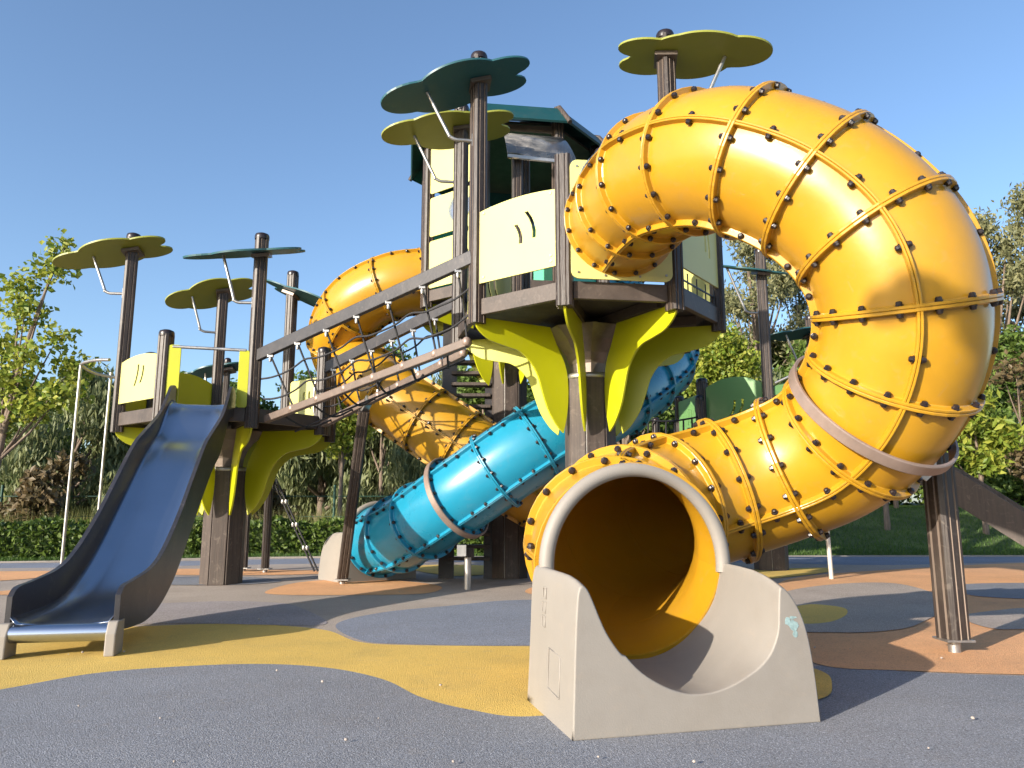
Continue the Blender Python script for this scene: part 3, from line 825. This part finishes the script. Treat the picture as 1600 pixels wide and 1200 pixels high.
E1 = exit_piece('slide_exit', 'beige grey moulded exit trough at the mouth of the big yellow slide', S1.pts[-1], Vector((0.243, -0.970, 0)))
th, tr, T_, S_, e_ = E1
for lp in ([(0, 0), (.17, 0), (.17, .2), (0, .2)],):      # embossed square on the side that faces left
    pass
side0 = e_ - S_ * .505 * 1.0
fr = lambda a_, z: e_ + T_ * a_ + (-S_) * (.535 - .045 * z + .001) + Vector((0, 0, z))
sq = [fr(.30, .12), fr(.46, .11), fr(.46, .27), fr(.30, .28)]
MB().tube([sq[0], sq[1], sq[2], sq[3], sq[0]], .0035, 6).build('embossed_square', M['grey'], tr)
for z_, a_ in ((.52, .18), (.46, .18), (.40, .18)):
    q = [fr(a_, z_), fr(a_ + .05, z_), fr(a_ + .05, z_ - .045), fr(a_, z_ - .045)]
    MB().tube(q + [q[0]], .003, 6).build('embossed_mark', M['grey'], tr)
M['smudge'] = mat('paint_smudge', (0.24, 0.34, 0.34), 0.6, var=0.3, vscale=60)
for u0, z0, w_, h_ in ((.405, .405, .018, .020), (.432, .385, .022, .030), (.438, .352, .012, .016), (.43, .418, .02, .006)):
    q = [(u0 + w_ * math.cos(t) * random.uniform(.6, 1.1), z0 + h_ * math.sin(t) * random.uniform(.6, 1.1)) for t in [i * .63 for i in range(10)]]
    MB().plate([q], .0016, lambda u, v, w: e_ + T_ * (.641 + w) + S_ * u + Vector((0, 0, v))).build('paint_smudge', M['smudge'], tr)
E3 = exit_piece('slide_exit', 'small grey exit trough beyond the lower end of the blue slide', S3.pts[-1], S3.T[-1])
E2 = exit_piece('slide_exit', 'grey exit trough of the back yellow slide hidden behind the blue tube', S2.pts[-1], S2.T[-1])

# ------------------------------------------------------------ steel slides
def steel_slide(name, label, start, head, length=3.5, ztop=1.98, sm='side'):
    """open steel chute: start is the deck edge, head its plan direction"""
    Hd = Vector((math.cos(head), math.sin(head), 0)); Sd = Vector((Hd.y, -Hd.x, 0))
    s0 = Vector((start[0], start[1], 0))
    th = thing(name, s0 + Hd * length, label, 'slide', 'open steel slides')
    k = length / 3.5
    zz = ztop / 1.98
    prof = [(0, 1.98), (.18, 1.97), (.36, 1.85), (.62, 1.58), (.88, 1.42), (1.15, 1.24), (1.6, .89), (2.1, .51), (2.5, .29), (2.85, .205), (3.2, .185), (3.5, .18)]
    bed = [(x * k, z * zz) for x, z in c2(prof, 5)]
    P_ = lambda s_, z, o_: s0 + Hd * s_ + Sd * o_ + Vector((0, 0, z))
    hw = .285
    m_ = MB(); n = len(bed)
    xs_ = [-hw, -hw + .03, -hw * .5, 0, hw * .5, hw - .03, hw]; dz = [.05, .012, 0, 0, 0, .012, .05]
    vs = [P_(s_, z + dz[j], xs_[j]) for s_, z in bed for j in range(7)]
    m_.add(vs, [(i * 7 + j, i * 7 + j + 1, (i + 1) * 7 + j + 1, (i + 1) * 7 + j) for i in range(n - 1) for j in range(6)], True)
    o = m_.build('bed', M['bed'], th)
    sd = o.modifiers.new('solid', 'SOLIDIFY'); sd.thickness = .004; sd.offset = -1
    tops = c2([(-.10, 2.12), (.02, 2.19), (.16, 2.17), (.30, 2.04), (.5, 1.86), (.72, 1.74), (1.0, 1.61), (1.3, 1.46), (1.7, 1.15), (2.1, .83), (2.5, .58), (2.8, .47), (3.2, .42), (3.42, .40), (3.5, .35)], 5)
    bots = c2([(3.5, .14), (3.2, .12), (2.85, .12), (2.5, .19), (2.1, .38), (1.6, .76), (1.15, 1.10), (.88, 1.28), (.62, 1.42), (.36, 1.68), (.18, 1.84), (-.10, 1.88)], 5)
    lp = [(x * k, z * zz) for x, z in bots + tops]
    for sg in (-1, 1):
        o = MB().plate([lp], .032, lambda u, v, w: P_(u, v, sg * (hw + .016) + w)).build('side_panel', M[sm], th, .006)
    x_ = 3.5 * k
    MB().tube([P_(x_ + .01, .135, -hw + .004), P_(x_ + .01, .135, hw - .004)], .052, 16).build('end_roll', M['bed'], th)
    for sg in (-1, 1):
        MB().plate([[(-.07, 0), (.10, 0), (.095, .13), (.06, .2), (-.07, .2)]], .06, lambda u, v, w: P_(x_ - .02 + u, v, sg * (hw + .012) + w)).build('foot', M['grey'], th, .008)
    return th
steel_slide('steel_slide', 'open steel slide on the left with blue sheen and dark sides', (-3.36, 8.14), math.atan2(-3.46, .66), 3.48)
steel_slide('steel_slide', 'dark brown steel slide far right seen from its side', (4.85, 10.80), R(-41), 3.5, 1.9, 'plank')

# ------------------------------------------------------------ rope bridge
M['beam2'] = mat('brown_beam', (0.12, 0.085, 0.066), 0.5, var=.25, vscale=6, dirt=.2)
BR = thing('rope_bridge', (-1.5, 8.0, 0), 'sloping rope net bridge with dark rails between left and main towers', 'rope bridge')
def lerp3(a_, b_, t): return Vector(a_).lerp(Vector(b_), t)
near_t = ((-2.87, 8.27, 2.56), (-0.36, 6.68, 3.17)); far_t = ((-2.30, 9.03, 2.56), (-0.46, 7.64, 3.07))
near_b = ((-2.72, 8.30, 1.86), (-0.42, 6.86, 2.40)); far_b = ((-2.25, 8.95, 1.88), (-0.50, 7.55, 2.44))
for a_, b_ in (near_t, far_t): MB().bar(a_, b_, .06, .13).build('hand_rail', M['rail'], BR, .006)
for a_, b_ in (near_b, far_b): MB().bar(a_, b_, .07, .08).build('bottom_beam', M['beam2'], BR, .008)
def rope(pts, parent, r=.011, nm='rope'):
    return MB().tube(crom(pts, 6), r, 6).build(nm, M['rope'], parent)
for (ta, tb), (ba, bb), side in ((near_t, near_b, -1), (far_t, far_b, 1)):
    nrope = 7
    for i in range(nrope):
        u = (i + .6) / nrope
        pt = lerp3(ta, tb, u) - Vector((0, 0, .065))
        pb_ = lerp3(ba, bb, min(1, u + .065))
        mid = pt.lerp(pb_, .55) + Vector((.01, .05 * -side, -.02))
        rope([pt, mid, pb_ + Vector((0, 0, .05))], BR)
        u2 = u + .02
        ln = lerp3(ta, tb, u2).lerp(lerp3(ba, bb, u2), .42)
        MB().obox(pt + Vector((0, 0, -.006)), ((1, 0, 0), (0, 1, 0), (0, 0, 1)), (.03, .022, .014)).build('rope_clamp', M['steel'], BR)
        MB().lathe([(.014, -.05), (.018, -.03), (.018, -.012), (.012, .02)], 8, pt + Vector((0, 0, -.02))).build('rope_clamp', M['steel'], BR)
        q = Vector(lerp3(ba, bb, min(1, u + .065)))
        MB().lathe([(.03, -.03), (.045, -.02), (.045, .03), (.025, .052)], 10, q + Vector((0, 0, .0))).build('rope_clamp', M['collar'], BR)
    for fz, sag in ((.36, .05), (.68, .06)):
        pts = [lerp3(ta, tb, u).lerp(lerp3(ba, bb, u), fz + .03 * math.sin(u * 50)) + Vector((0, 0, -sag * math.sin(math.pi * ((u * 4) % 1)))) for u in [i / 16 for i in range(17)]]
        rope(pts, BR)
for i in range(6):
    u = (i + .5) / 6
    a_, b_ = lerp3(*near_b, u), lerp3(*far_b, u)
    rope([a_, a_.lerp(b_, .5) - Vector((0, 0, .12)), b_], BR, .012, 'floor_rope')
for f in (.5,):
    rope([lerp3(*near_b, u).lerp(lerp3(*far_b, u), f) - Vector((0, 0, .11 if f == .5 else .08)) for u in [i / 12 for i in range(13)]], BR, .012, 'floor_rope')
o = post(BR, (-2.03, 9.30, .06), (-1.68, 8.50, 1.98), .2, .95, cap=False, foot=True)
MB().bar((-1.70, 8.55, 1.98), (-1.60, 8.42, 2.12), .08, .07).build('bracket', M['steel'], BR)
o = post(BR, (-1.9, 8.0, .06), (-1.62, 7.72, 1.95), .2, .5, cap=False, foot=True) if False else None

# ------------------------------------------------------------ smaller equipment
FP = thing('climbing_pole', (-5.25, 9.3, 0), 'pair of thin steel climbing poles left of the steel slide tower', 'climbing pole')
a_ = Vector((-5.32, 9.15, 0)); b_ = Vector((-5.10, 9.45, 0))
MB().tube([a_, a_ + Vector((0, 0, 2.64)), ], .018, 10).build('pole', M['steel'], FP)
MB().tube([b_, b_ + Vector((0, 0, 2.6))], .018, 10).build('pole', M['steel'], FP)
top = a_ + Vector((0, 0, 2.64))
MB().tube(crom([top, top + Vector((.08, -.06, .02)), top + Vector((.3, -.2, .02)), top + Vector((.52, -.32, 0))], 5), .02, 10).build('top_arm', M['steel'], FP)
MB().tube(crom([top, top + Vector((.06, .16, -.06)), top + Vector((.25, .3, -.1)), top + Vector((.45, .36, -.1))], 5), .02, 10).build('top_arm', M['steel'], FP)

# stairs up to the roofed tower
ST = thing('ladder_stairs', (-0.75, 8.95, 0), 'dark open stairs between the back yellow slide and the column', 'stairs')
for i in range(22):
    z = .25 + i * .155; y = 10.12 + 0.008 * i
    MB().obox((-.56, y, z), ((1, 0, 0), (0, 1, 0), (0, 0, 1)), (.27, .09, .022)).build('tread', M['plank'], ST, .004)
for x in (-.86, -.27):
    MB().bar((x, 10.12, .0), (x, 10.30, 3.65), .05, .2, (1, 0, 0)).build('stringer', M['rail'], ST)

# smoked canopy in the passage between the towers
CA = thing('clear_canopy', (.55, 8.35, 0), 'bent translucent grey canopy over the passage beside the roofed tower', 'canopy')
A_, B_, C_, D_ = Vector((-.05, 7.95, 4.83)), Vector((.74, 8.0, 4.76)), Vector((-.14, 8.6, 5.42)), Vector((.54, 8.7, 5.42))
vs = []
for k in range(13):
    t = k / 12; tt = (-.12 if k == 0 else t)
    for side in (0, 1):
        p_ = (A_, B_)[side].lerp((C_, D_)[side], t) + Vector((0, 0, .10 * math.sin(math.pi * t) - (.05 if k == 0 else 0)))
        vs.append(p_)
n = 13
o = MB().add(vs, [(2 * i, 2 * i + 1, 2 * i + 3, 2 * i + 2) for i in range(n - 1)], True).build('canopy_sheet', M['smoke'], CA)
sd = o.modifiers.new('solid', 'SOLIDIFY'); sd.thickness = .01
MB().bar(A_ + Vector((0, .01, -.02)), B_ + Vector((0, .01, -.02)), .02, .035).build('canopy_bar', M['steel'], CA)
post(CA, (.06, 8.1, 2.7), (.06, 8.1, 4.86), .1, .9, cap=True)

# climbing net between main and right towers
NT = thing('climbing_net', (2.1, 10.6, 0), 'black rope climbing net behind the main column beside green panels', 'climbing net')
nw, nh = 11, 10
def npt(i, j):
    u, v = i / (nw - 1), j / (nh - 1)
    return Vector((1.35 + 1.35 * u, 10.2 + .55 * u + .35 * math.sin(math.pi * u) * (1 - v), .25 + 1.95 * v - .10 * math.sin(math.pi * u)))
for i in range(nw): rope([npt(i, j) for j in range(nh)], NT, .013)
for j in range(nh): rope([npt(i, j) for i in range(nw)], NT, .013)
for i in (0, nw - 1):
    q = npt(i, 0); post(NT, (q.x, q.y, 0), (q.x, q.y, 2.45), .2, .8)
post(NT, (2.02, 10.55, 0), (2.02, 10.55, 2.1), .2, .7)

# rope climber frame behind the left tower
RC = thing('rope_climber', (-3.5, 11.3, 0), 'small dark post frame with slanting rope behind the left tower', 'rope climber')
post(RC, (-3.88, 11.2, .06), (-3.88, 11.2, 1.5), .1, .75, foot=True)
post(RC, (-3.52, 11.05, .06), (-3.52, 11.05, 2.25), .1, .75, foot=True)
post(RC, (-4.22, 11.0, 0), (-4.22, 11.0, 3.05), .1, .6)
leaf(RC, -4.22, 11.0, 2.95, 'teal', 186, 12, 8, off=.2, size=.62, arm=.32, drop=.45)
MB().bar((-3.95, 11.15, 1.25), (-3.45, 11.05, 1.25), .07, .14).build('cross_beam', M['rail'], RC)
for k in (0, 1):
    a_, b_ = Vector((-3.48 + .05 * k, 11.05, 1.32)), Vector((-2.80 + .05 * k, 11.0, .02))
    MB().tube([a_, b_], .014, 6).build('rope', M['rope'], RC)
    for t in (.25, .5, .75):
        MB().lathe([(.022, -.03), (.03, 0), (.022, .03)], 8, a_.lerp(b_, t)).build('rope_clamp', M['steel'], RC)
MB().tube(crom([(-3.5, 10.98, 1.42), (-3.56, 10.95, 1.55), (-3.66, 10.95, 1.58), (-3.8, 10.97, 1.5)], 5), .016, 8).build('grab_handle', M['steel'], RC)

WP = thing('steel_pole', (4.10, 9.97, 0), 'thin pale steel pole standing right of the big yellow slide', 'pole')
MB().tube([(4.10, 9.97, 0), (4.06, 9.97, 1.9)], .028, 12).build('pole', M['paint'], WP)
MB().tube(crom([(4.06, 9.97, 1.88), (4.03, 10.0, 1.98), (3.9, 10.1, 2.05), (3.75, 10.28, 2.06)], 5), .026, 12).build('top_arm', M['paint'], WP)
GB = thing('grab_rail', (4.0, 10.35, 0), 'pale blue curved grab rail beside the far right tower', 'grab rail')
MB().tube(crom([(3.62, 10.25, 2.60), (3.9, 10.2, 2.72), (4.2, 10.3, 2.78), (4.45, 10.42, 2.80)], 5), .018, 8).build('rail', M['steel'], GB)

# spring-rider-free fence behind the hedge
FE = thing('green_fence', (-4, 17.2, 0), 'low dark green wire fence behind the clipped hedge', 'fence')
for i in range(9):
    x = -14 + 2.5 * i
    MB().tube([(x, 17.2, -.05), (x, 17.2, 1.45)], .03, 8).build('fence_post', M['pole_green'], FE)
for z in (.3, .75, 1.2): MB().tube([(-14, 17.2, z), (6, 17.2, z)], .008, 6).build('wire', M['pole_green'], FE)

# ------------------------------------------------------------ plants
def quads(pts, rng, size, elong=1.6, droop=0.0, updir=None):
    v, f = [], []
    for p_ in pts:
        s_ = size * rng.uniform(.6, 1.3)
        d_ = Vector((rng.gauss(0, 1), rng.gauss(0, 1), rng.gauss(0, 1) - droop * 2)).normalized()
        e_ = d_.cross(Vector((rng.gauss(0, 1), rng.gauss(0, 1), rng.gauss(0, 1)))).normalized()
        n_ = d_.cross(e_)
        k = len(v)
        a_ = d_ * s_ * elong * .5; b_ = e_ * s_ * .5
        v += [p_ - a_, p_ + b_ * .9 - a_ * .1 + n_ * s_ * .08, p_ + a_, p_ - b_ * .9 - a_ * .1 + n_ * s_ * .08]
        f.append((k, k + 1, k + 2, k + 3))
    return v, f
def leafobj(name, pts, rng, size, m, parent=None, elong=1.6, droop=0.0, off=Vector((0, 0, 0))):
    v, f = quads(pts, rng, size, elong, droop)
    me = bpy.data.meshes.new(name)
    me.from_pydata([tuple(p_ - off) for p_ in v], [], f)
    me.materials.append(m)
    o = bpy.data.objects.new(name, me)
    return link(o, parent)
def blobpts(rng, blobs, n, surf=.55):
    tot = sum(b[3] ** 2 for b in blobs); out = []
    for cx, cy, cz, r_, sq in blobs:
        for _ in range(int(n * r_ * r_ / tot)):
            d_ = Vector((rng.gauss(0, 1), rng.gauss(0, 1), rng.gauss(0, 1))).normalized()
            rr = r_ * (rng.random() ** surf) * (1 + .12 * rng.gauss(0, 1))
            out.append(Vector((cx + d_.x * rr, cy + d_.y * rr, cz + d_.z * rr * sq)))
    return out
def tree(name, label, x, y, h, blobs, n, size, lm, group, tr=.1, seed=1, elong=1.6, droop=0, lean=(0, 0), cat='tree', limbs=True, z0=None, surf=.55):
    rng = random.Random(seed)
    z = lawn_h(x, y) if z0 is None else z0
    o = thing(name, (x, y, z), label, cat, group)
    b0 = Vector((x, y, z))
    tp = [b0 + Vector((lean[0] * t * t + .04 * h * t * math.sin(3 * t + seed) * .4, lean[1] * t * t, h * .92 * t - .05)) for t in [i / 10 for i in range(11)]]
    t_ = MB().tube(tp, [tr * (1 - .9 * i / 10) for i in range(11)], 8)
    bl = [(x + lean[0] * (b[2] / h) ** 2 + b[0], y + b[1], z + b[2], b[3], b[4]) for b in blobs]
    if limbs:
        for q in bl:
            i = max(1, min(9, int(10 * (q[2] - z) / h * .72)))
            a_ = tp[i]; c_ = Vector(q[:3])
            mid = a_.lerp(c_, .5) + Vector((0, 0, -.05 * h * .3))
            t_.tube([a_, mid, c_], [tr * .4, tr * .25, tr * .08], 5)
    t_.build('trunk', M['bark'], o)
    leafobj('crown', blobpts(rng, bl, n, surf), rng, size, lm, o, elong, droop, org(o))
    return o
def copy_tree(o, loc, rz, sc_, label=None):
    c = o.copy(); COL.objects.link(c)
    c.location = loc; c.rotation_euler = (0, 0, rz); c.scale = (sc_ * random.uniform(.9, 1.1), sc_ * random.uniform(.9, 1.1), sc_)
    if label: c['label'] = label
    for ch in list(o.children):
        k = ch.copy(); COL.objects.link(k); k.parent = c
    return c
def rblobs(seed, h, rad, n, z0, rr, sq=.8):
    rng = random.Random(seed); out = []
    for i in range(n):
        t = (i + .5) / n
        zz = z0 + (h - z0) * t
        wide = rad * math.sin(math.pi * min(.97, .25 + .72 * t)) * rng.uniform(.6, 1.05)
        an = rng.uniform(0, 6.28)
        out.append((wide * math.cos(an), wide * math.sin(an), zz, rr * rng.uniform(.7, 1.25) * (1 - .35 * t), sq))
    return out

# young trees
tree('young_tree', 'slim young tree with bright leaves at the far left edge', -9.3, 13.6, 6.45,
     [(0, 0, 5.75, .3, 1.1), (.05, 0, 5.3, .42, .9), (-.5, .1, 5.0, .4, .9), (-.2, 0, 4.5, .5, .8), (.55, 0, 4.0, .36, .9), (-.6, .2, 3.9, .5, .8), (.2, -.2, 3.6, .4, .8), (.85, .2, 3.5, .42, .7), (-.2, 0, 3.2, .6, .8), (.9, 0, 2.95, .5, .7), (-.9, 0, 2.8, .55, .8), (.4, 0, 2.7, .5, .7), (-.3, .1, 2.35, .45, .7)],
     3600, .105, M['l_young'], 'young planted trees', .085, 3, 1.1, lean=(.95, 0))
tree('young_tree', 'pale young tree seen under the middle of the rope bridge', -4.15, 18.5, 5.0,
     [(0, 0, 4.4, .6, 1), (.3, 0, 3.8, .7, .9), (-.4, 0, 3.5, .7, .9), (.2, .2, 3.0, .7, .8), (-.1, 0, 2.5, .5, .8)], 4500, .10, M['l_young'], 'young planted trees', .07, 5, 1.2)
tree('young_tree', 'bright round young tree behind the right edge of the main tower', 5.75, 20.5, 5.6,
     [(0, 0, 4.7, .75, .9), (.5, 0, 4.2, .75, .9), (-.5, 0, 4.0, .8, .9), (.1, 0, 3.4, .9, .8)], 8000, .11, M['l_young'], 'young planted trees', .08, 6, 1.2)
tree('young_tree', 'feathery light green young tree on the lawn at the right edge', 10.6, 17.2, 3.6,
     [(0, 0, 3.0, .45, 1), (-.3, 0, 2.5, .5, .8), (.5, 0, 2.2, .55, .8), (-.7, 0, 1.9, .5, .7), (.1, 0, 1.6, .5, .7)], 3000, .10, M['l_young'], 'young planted trees', .07, 8, 2.2)
tree('young_tree', 'thin young tree on the lawn just left of the right support post', 8.6, 17.6, 4.2,
     [(0, 0, 3.6, .6, 1), (-.3, 0, 3.0, .6, .8), (.4, 0, 2.7, .6, .8)], 2200, .12, M['l_young'], 'young planted trees', .075, 9, 1.6)
tree('young_tree', 'second thin pale trunk on the lawn behind the yellow slide', 10.3, 20.5, 4.6,
     [(0, 0, 4.0, .7, 1), (-.3, 0, 3.3, .7, .8), (.4, 0, 3.0, .7, .8)], 2200, .13, M['l_young'], 'young planted trees', .07, 10, 1.6)

# the belt of trees behind
LB = 'bushy tree in the dark green belt behind the hedge'
pd = [tree('bushy_tree', LB, -19, 26, 5.2, rblobs(11, 4.9, 2.1, 16, .5, 1.0), 22000, .115, M['l_dense'], 'dark belt trees', .16, 11),
      tree('bushy_tree', LB, -16.2, 24.5, 5.2, rblobs(12, 4.7, 2.0, 16, .4, 1.05), 22000, .115, M['l_dense'], 'dark belt trees', .16, 12)]
LW = 'grey green weeping willow left of the steel slide behind the hedge'
LW2 = 'grey green weeping willow behind the post of the rope bridge'
pw = [tree('weeping_willow', LW, -13.6, 23.5, 5.6, rblobs(21, 5.0, 1.8, 14, .6, 1.0, 1.2), 17000, .085, M['l_willow'], 'weeping willows', .16, 21, 3.6, 1.3),
      tree('weeping_willow', LW2, -5.6, 22.5, 4.8, rblobs(22, 4.2, 1.7, 13, .5, .95, 1.2), 17000, .085, M['l_willow'], 'weeping willows', .16, 22, 3.6, 1.3)]
rb = random.Random(5)
for (x, y, s_, k) in [(-21.5, 23, .95, 0), (-11.2, 25.5, 1.05, 1), (-8.8, 24, .95, 0), (-7.2, 27, 1.1, 1), (-3.2, 24, .98, 0), (-0.8, 23, 1.05, 1), (1.2, 25, 1.15, 0), (3.6, 24, 1.1, 1), (5.2, 28, 1.2, 0),
                      (-25, 27, 1.2, 1), (-28, 24, 1.1, 0), (8.0, 29, 1.3, 0), (11.5, 28, 1.25, 1), (14.8, 27, 1.2, 0), (18.5, 27, 1.25, 1), (22, 28, 1.3, 0), (-5, 30, 1.4, 1), (-17.5, 30, 1.25, 0), (13, 33, 1.5, 0), (25.5, 26, 1.2, 1), (2.4, 31, 1.4, 1)]:
    copy_tree(pd[k], (x, y, lawn_h(x, y)), rb.uniform(0, 6), s_)
for (x, y, s_, k) in [(-10.2, 22.5, .85, 1), (-18.2, 22.5, .95, 1), (-3.6, 21, .72, 0), (-1.8, 26.5, 1.1, 0), (6.9, 25.5, 1.2, 1)]:
    copy_tree(pw[k], (x, y, lawn_h(x, y)), rb.uniform(0, 6), s_, {-10.2: 'low grey green willow behind the hedge between slide and left tower posts', -18.2: 'grey green willow near the left edge behind the young tree', -3.6: 'smallest pale willow under the rope bridge behind the hedge', -1.8: 'grey green willow behind the column of the roofed tower', 6.9: 'grey green willow behind the green panels of the far right tower'}[x])
LT = 'tall thin crowned tree showing between the main tower and the yellow tube'
LT2 = 'tall thin crowned tree reaching into the sky at the right edge'
LT3 = 'tall thin crowned tree standing behind the big yellow tube on the right'
pt_ = [tree('tall_tree', LT, 10.2, 31, 12.5, rblobs(31, 12, 2.4, 24, 3.2, 1.15, 1.0), 24000, .10, M['l_wispy'], 'tall trees on the right', .2, 31, 2.2, .5, surf=.95),
       tree('tall_tree', LT2, 18.4, 28, 11.5, rblobs(32, 11, 2.6, 24, 2.6, 1.15, 1.0), 24000, .10, M['l_wispy'], 'tall trees on the right', .2, 32, 2.2, .5, surf=.95)]
for (x, y, s_, k) in [(13.0, 33, .95, 1), (21.5, 29, 1.05, 0), (24, 32, 1.1, 1), (15.5, 31, .8, 0), (7.4, 34, .85, 1), (28, 30, 1.1, 0)]:
    copy_tree(pt_[k], (x, y, lawn_h(x, y)), rb.uniform(0, 6), s_, LT3)
tree('reddish_shrub', 'reddish brown shrub behind the hedge at the far left', -10.4, 17.4, 2.0, rblobs(41, 1.9, 1.0, 8, .3, .6), 3000, .11, M['l_red'], None, .05, 41, cat='shrub')
tree('reddish_shrub', 'reddish brown shrub behind the posts of the left tower', -5.7, 16.9, 1.5, rblobs(42, 1.4, .7, 7, .3, .5), 2200, .09, M['l_red'], None, .04, 42, cat='shrub')
tree('reddish_shrub', 'bare reddish shrub at the right edge above the brown slide', 15.2, 22.5, 4.6, rblobs(43, 4.4, 1.6, 10, 1.0, .8), 2200, .12, M['l_red'], None, .07, 43, cat='shrub')

ug = random.Random(9)
up = []
for _ in range(70000):
    x = ug.uniform(-34, 36); y = ug.uniform(24.5, 28.5) + (3 if x > 5 else 0)
    h_ = 2.3 + .7 * math.sin(x * .9) + .5 * math.sin(x * 2.3 + 1) + .3 * math.sin(x * 5.1)
    up.append(Vector((x, y, lawn_h(x, y) + h_ * ug.random() ** .7)))
o = leafobj('undergrowth', up, ug, .16, M['l_dense'])
tag(o, 'dense dark undergrowth filling the foot of the tree belt', 'undergrowth', kind='stuff')
# a young tree beyond the camera whose top throws its soft shadow on the yellow tube
tree('young_tree', 'slender young tree behind the viewer shading the yellow tube', -1.81, -2.85, 4.95,
     [(.02, .5, 4.66, .10, .7), (.16, .36, 4.62, .10, .6), (-.15, .62, 4.60, .08, .7), (.22, .28, 4.42, .11, .8), (.10, .40, 4.36, .08, .7), (.30, .2, 4.58, .07, .7), (.05, .46, 4.48, .05, 1)], 6500, .08, M['l_young'], 'young planted trees', .02, 19, 1.2, lean=(-2.76, 0.45), z0=0, limbs=False)

# clipped hedge, tall grass and lawn blades
rng = random.Random(77)
def hedge_y(x): return far_edge(x) + .95
hp = []
for _ in range(26000):
    x = rng.uniform(-19, 2.4); u, v = rng.uniform(-1, 1), rng.random()
    if rng.random() < .6: u = rng.choice((-1, 1)) * rng.uniform(.8, 1.05)
    elif rng.random() < .6: v = rng.uniform(.88, 1.08)
    hp.append(Vector((x, hedge_y(x) + u * .42, .02 + v * (.62 + .05 * math.sin(x * 5) + .03 * math.sin(x * 13)))))
HG = thing('clipped_hedge', (-8, 14.5, 0), 'low clipped green hedge along the left edge of the paving', 'hedge')
leafobj('foliage', hp, rng, .07, M['l_hedge'], HG, 1.5, 0, org(HG))
core = MB()
hx = [-19 + .5 * i for i in range(44)]
for i in range(43): core.bar((hx[i], hedge_y(hx[i]), .27), (hx[i + 1], hedge_y(hx[i + 1]), .27), .6, .5)
core.build('branch_core', M['lawn'], HG)
def blades(name, n, region, h, w, m, label, lean=.3):
    v, f = [], []
    for _ in range(n):
        p_ = region()
        if p_ is None: continue
        x, y = p_; z = lawn_h(x, y) - .01; hh = h * rng.uniform(.5, 1.2); t = rng.uniform(0, 6.28)
        dx, dy = math.cos(t) * w, math.sin(t) * w
        lx, ly = rng.gauss(0, lean) * hh, rng.gauss(0, lean) * hh
        k = len(v)
        v += [(x - dx, y - dy, z), (x + dx, y + dy, z), (x + lx, y + ly, z + hh)]
        f.append((k, k + 1, k + 2))
    me = bpy.data.meshes.new(name); me.from_pydata(v, [], f); me.materials.append(m)
    o = bpy.data.objects.new(name, me); COL.objects.link(o)
    return tag(o, label, 'grass', kind='stuff')
def reg_tall(): return rng.uniform(-18, 3), rng.uniform(15.6, 19.5)
blades('tall_grass', 26000, reg_tall, .85, .009, M['blade2'], 'tall pale grass growing between hedge and trees', .18)
def reg_lawn():
    x = rng.uniform(1.5, 20); y = far_edge(x) + .12 + 11 * rng.random() ** 1.6
    return x, y
blades('lawn_grass', 90000, reg_lawn, .075, .008, M['blade'], 'mown green grass on the low mound at the right')
def reg_left():
    x = rng.uniform(-18, 2); return x, far_edge(x) + .1 + rng.random() * .5
blades('verge_grass', 16000, reg_left, .07, .008, M['blade'], 'short green grass strip in front of the hedge')

# pebbles on the paving
pm = MB().lathe([(.004, -.006), (.011, -.002), (.013, .003), (.008, .009), (.002, .011)], 7).mesh('pebble', M['stone'])
spots = [(-1.26, 4.25), (-.95, 3.98), (-.55, 3.3), (-1.15, 2.75), (-.2, 2.75), (-.62, 3.0), (-.05, 2.6), (-1.45, 3.3), (-1.9, 3.5), (-.35, 3.9), (.3, 2.8), (.62, 2.75), (1.5, 2.9),
         (-2.42, 4.75), (-2.36, 4.8), (-2.65, 4.72), (-2.6, 4.78), (-2.2, 6.6), (-2.0, 6.2), (-1.2, 8.3), (1.9, 3.3), (2.2, 3.0), (-.9, 2.5), (.2, 2.4), (1.1, 2.6), (2.1, 4.9), (2.5, 4.6), (1.9, 4.95)]
for i, (x, y) in enumerate(spots):
    o = bpy.data.objects.new('pebble', pm); COL.objects.link(o)
    o.location = (x, y, .012); o.rotation_euler = (rb.uniform(-.3, .3), rb.uniform(-.3, .3), rb.uniform(0, 6)); s_ = rb.uniform(.3, .7); o.scale = (s_, s_ * rb.uniform(.7, 1), s_)
    tag(o, 'small pale pebble lying loose on the rubber paving', 'pebble', 'loose pebbles')
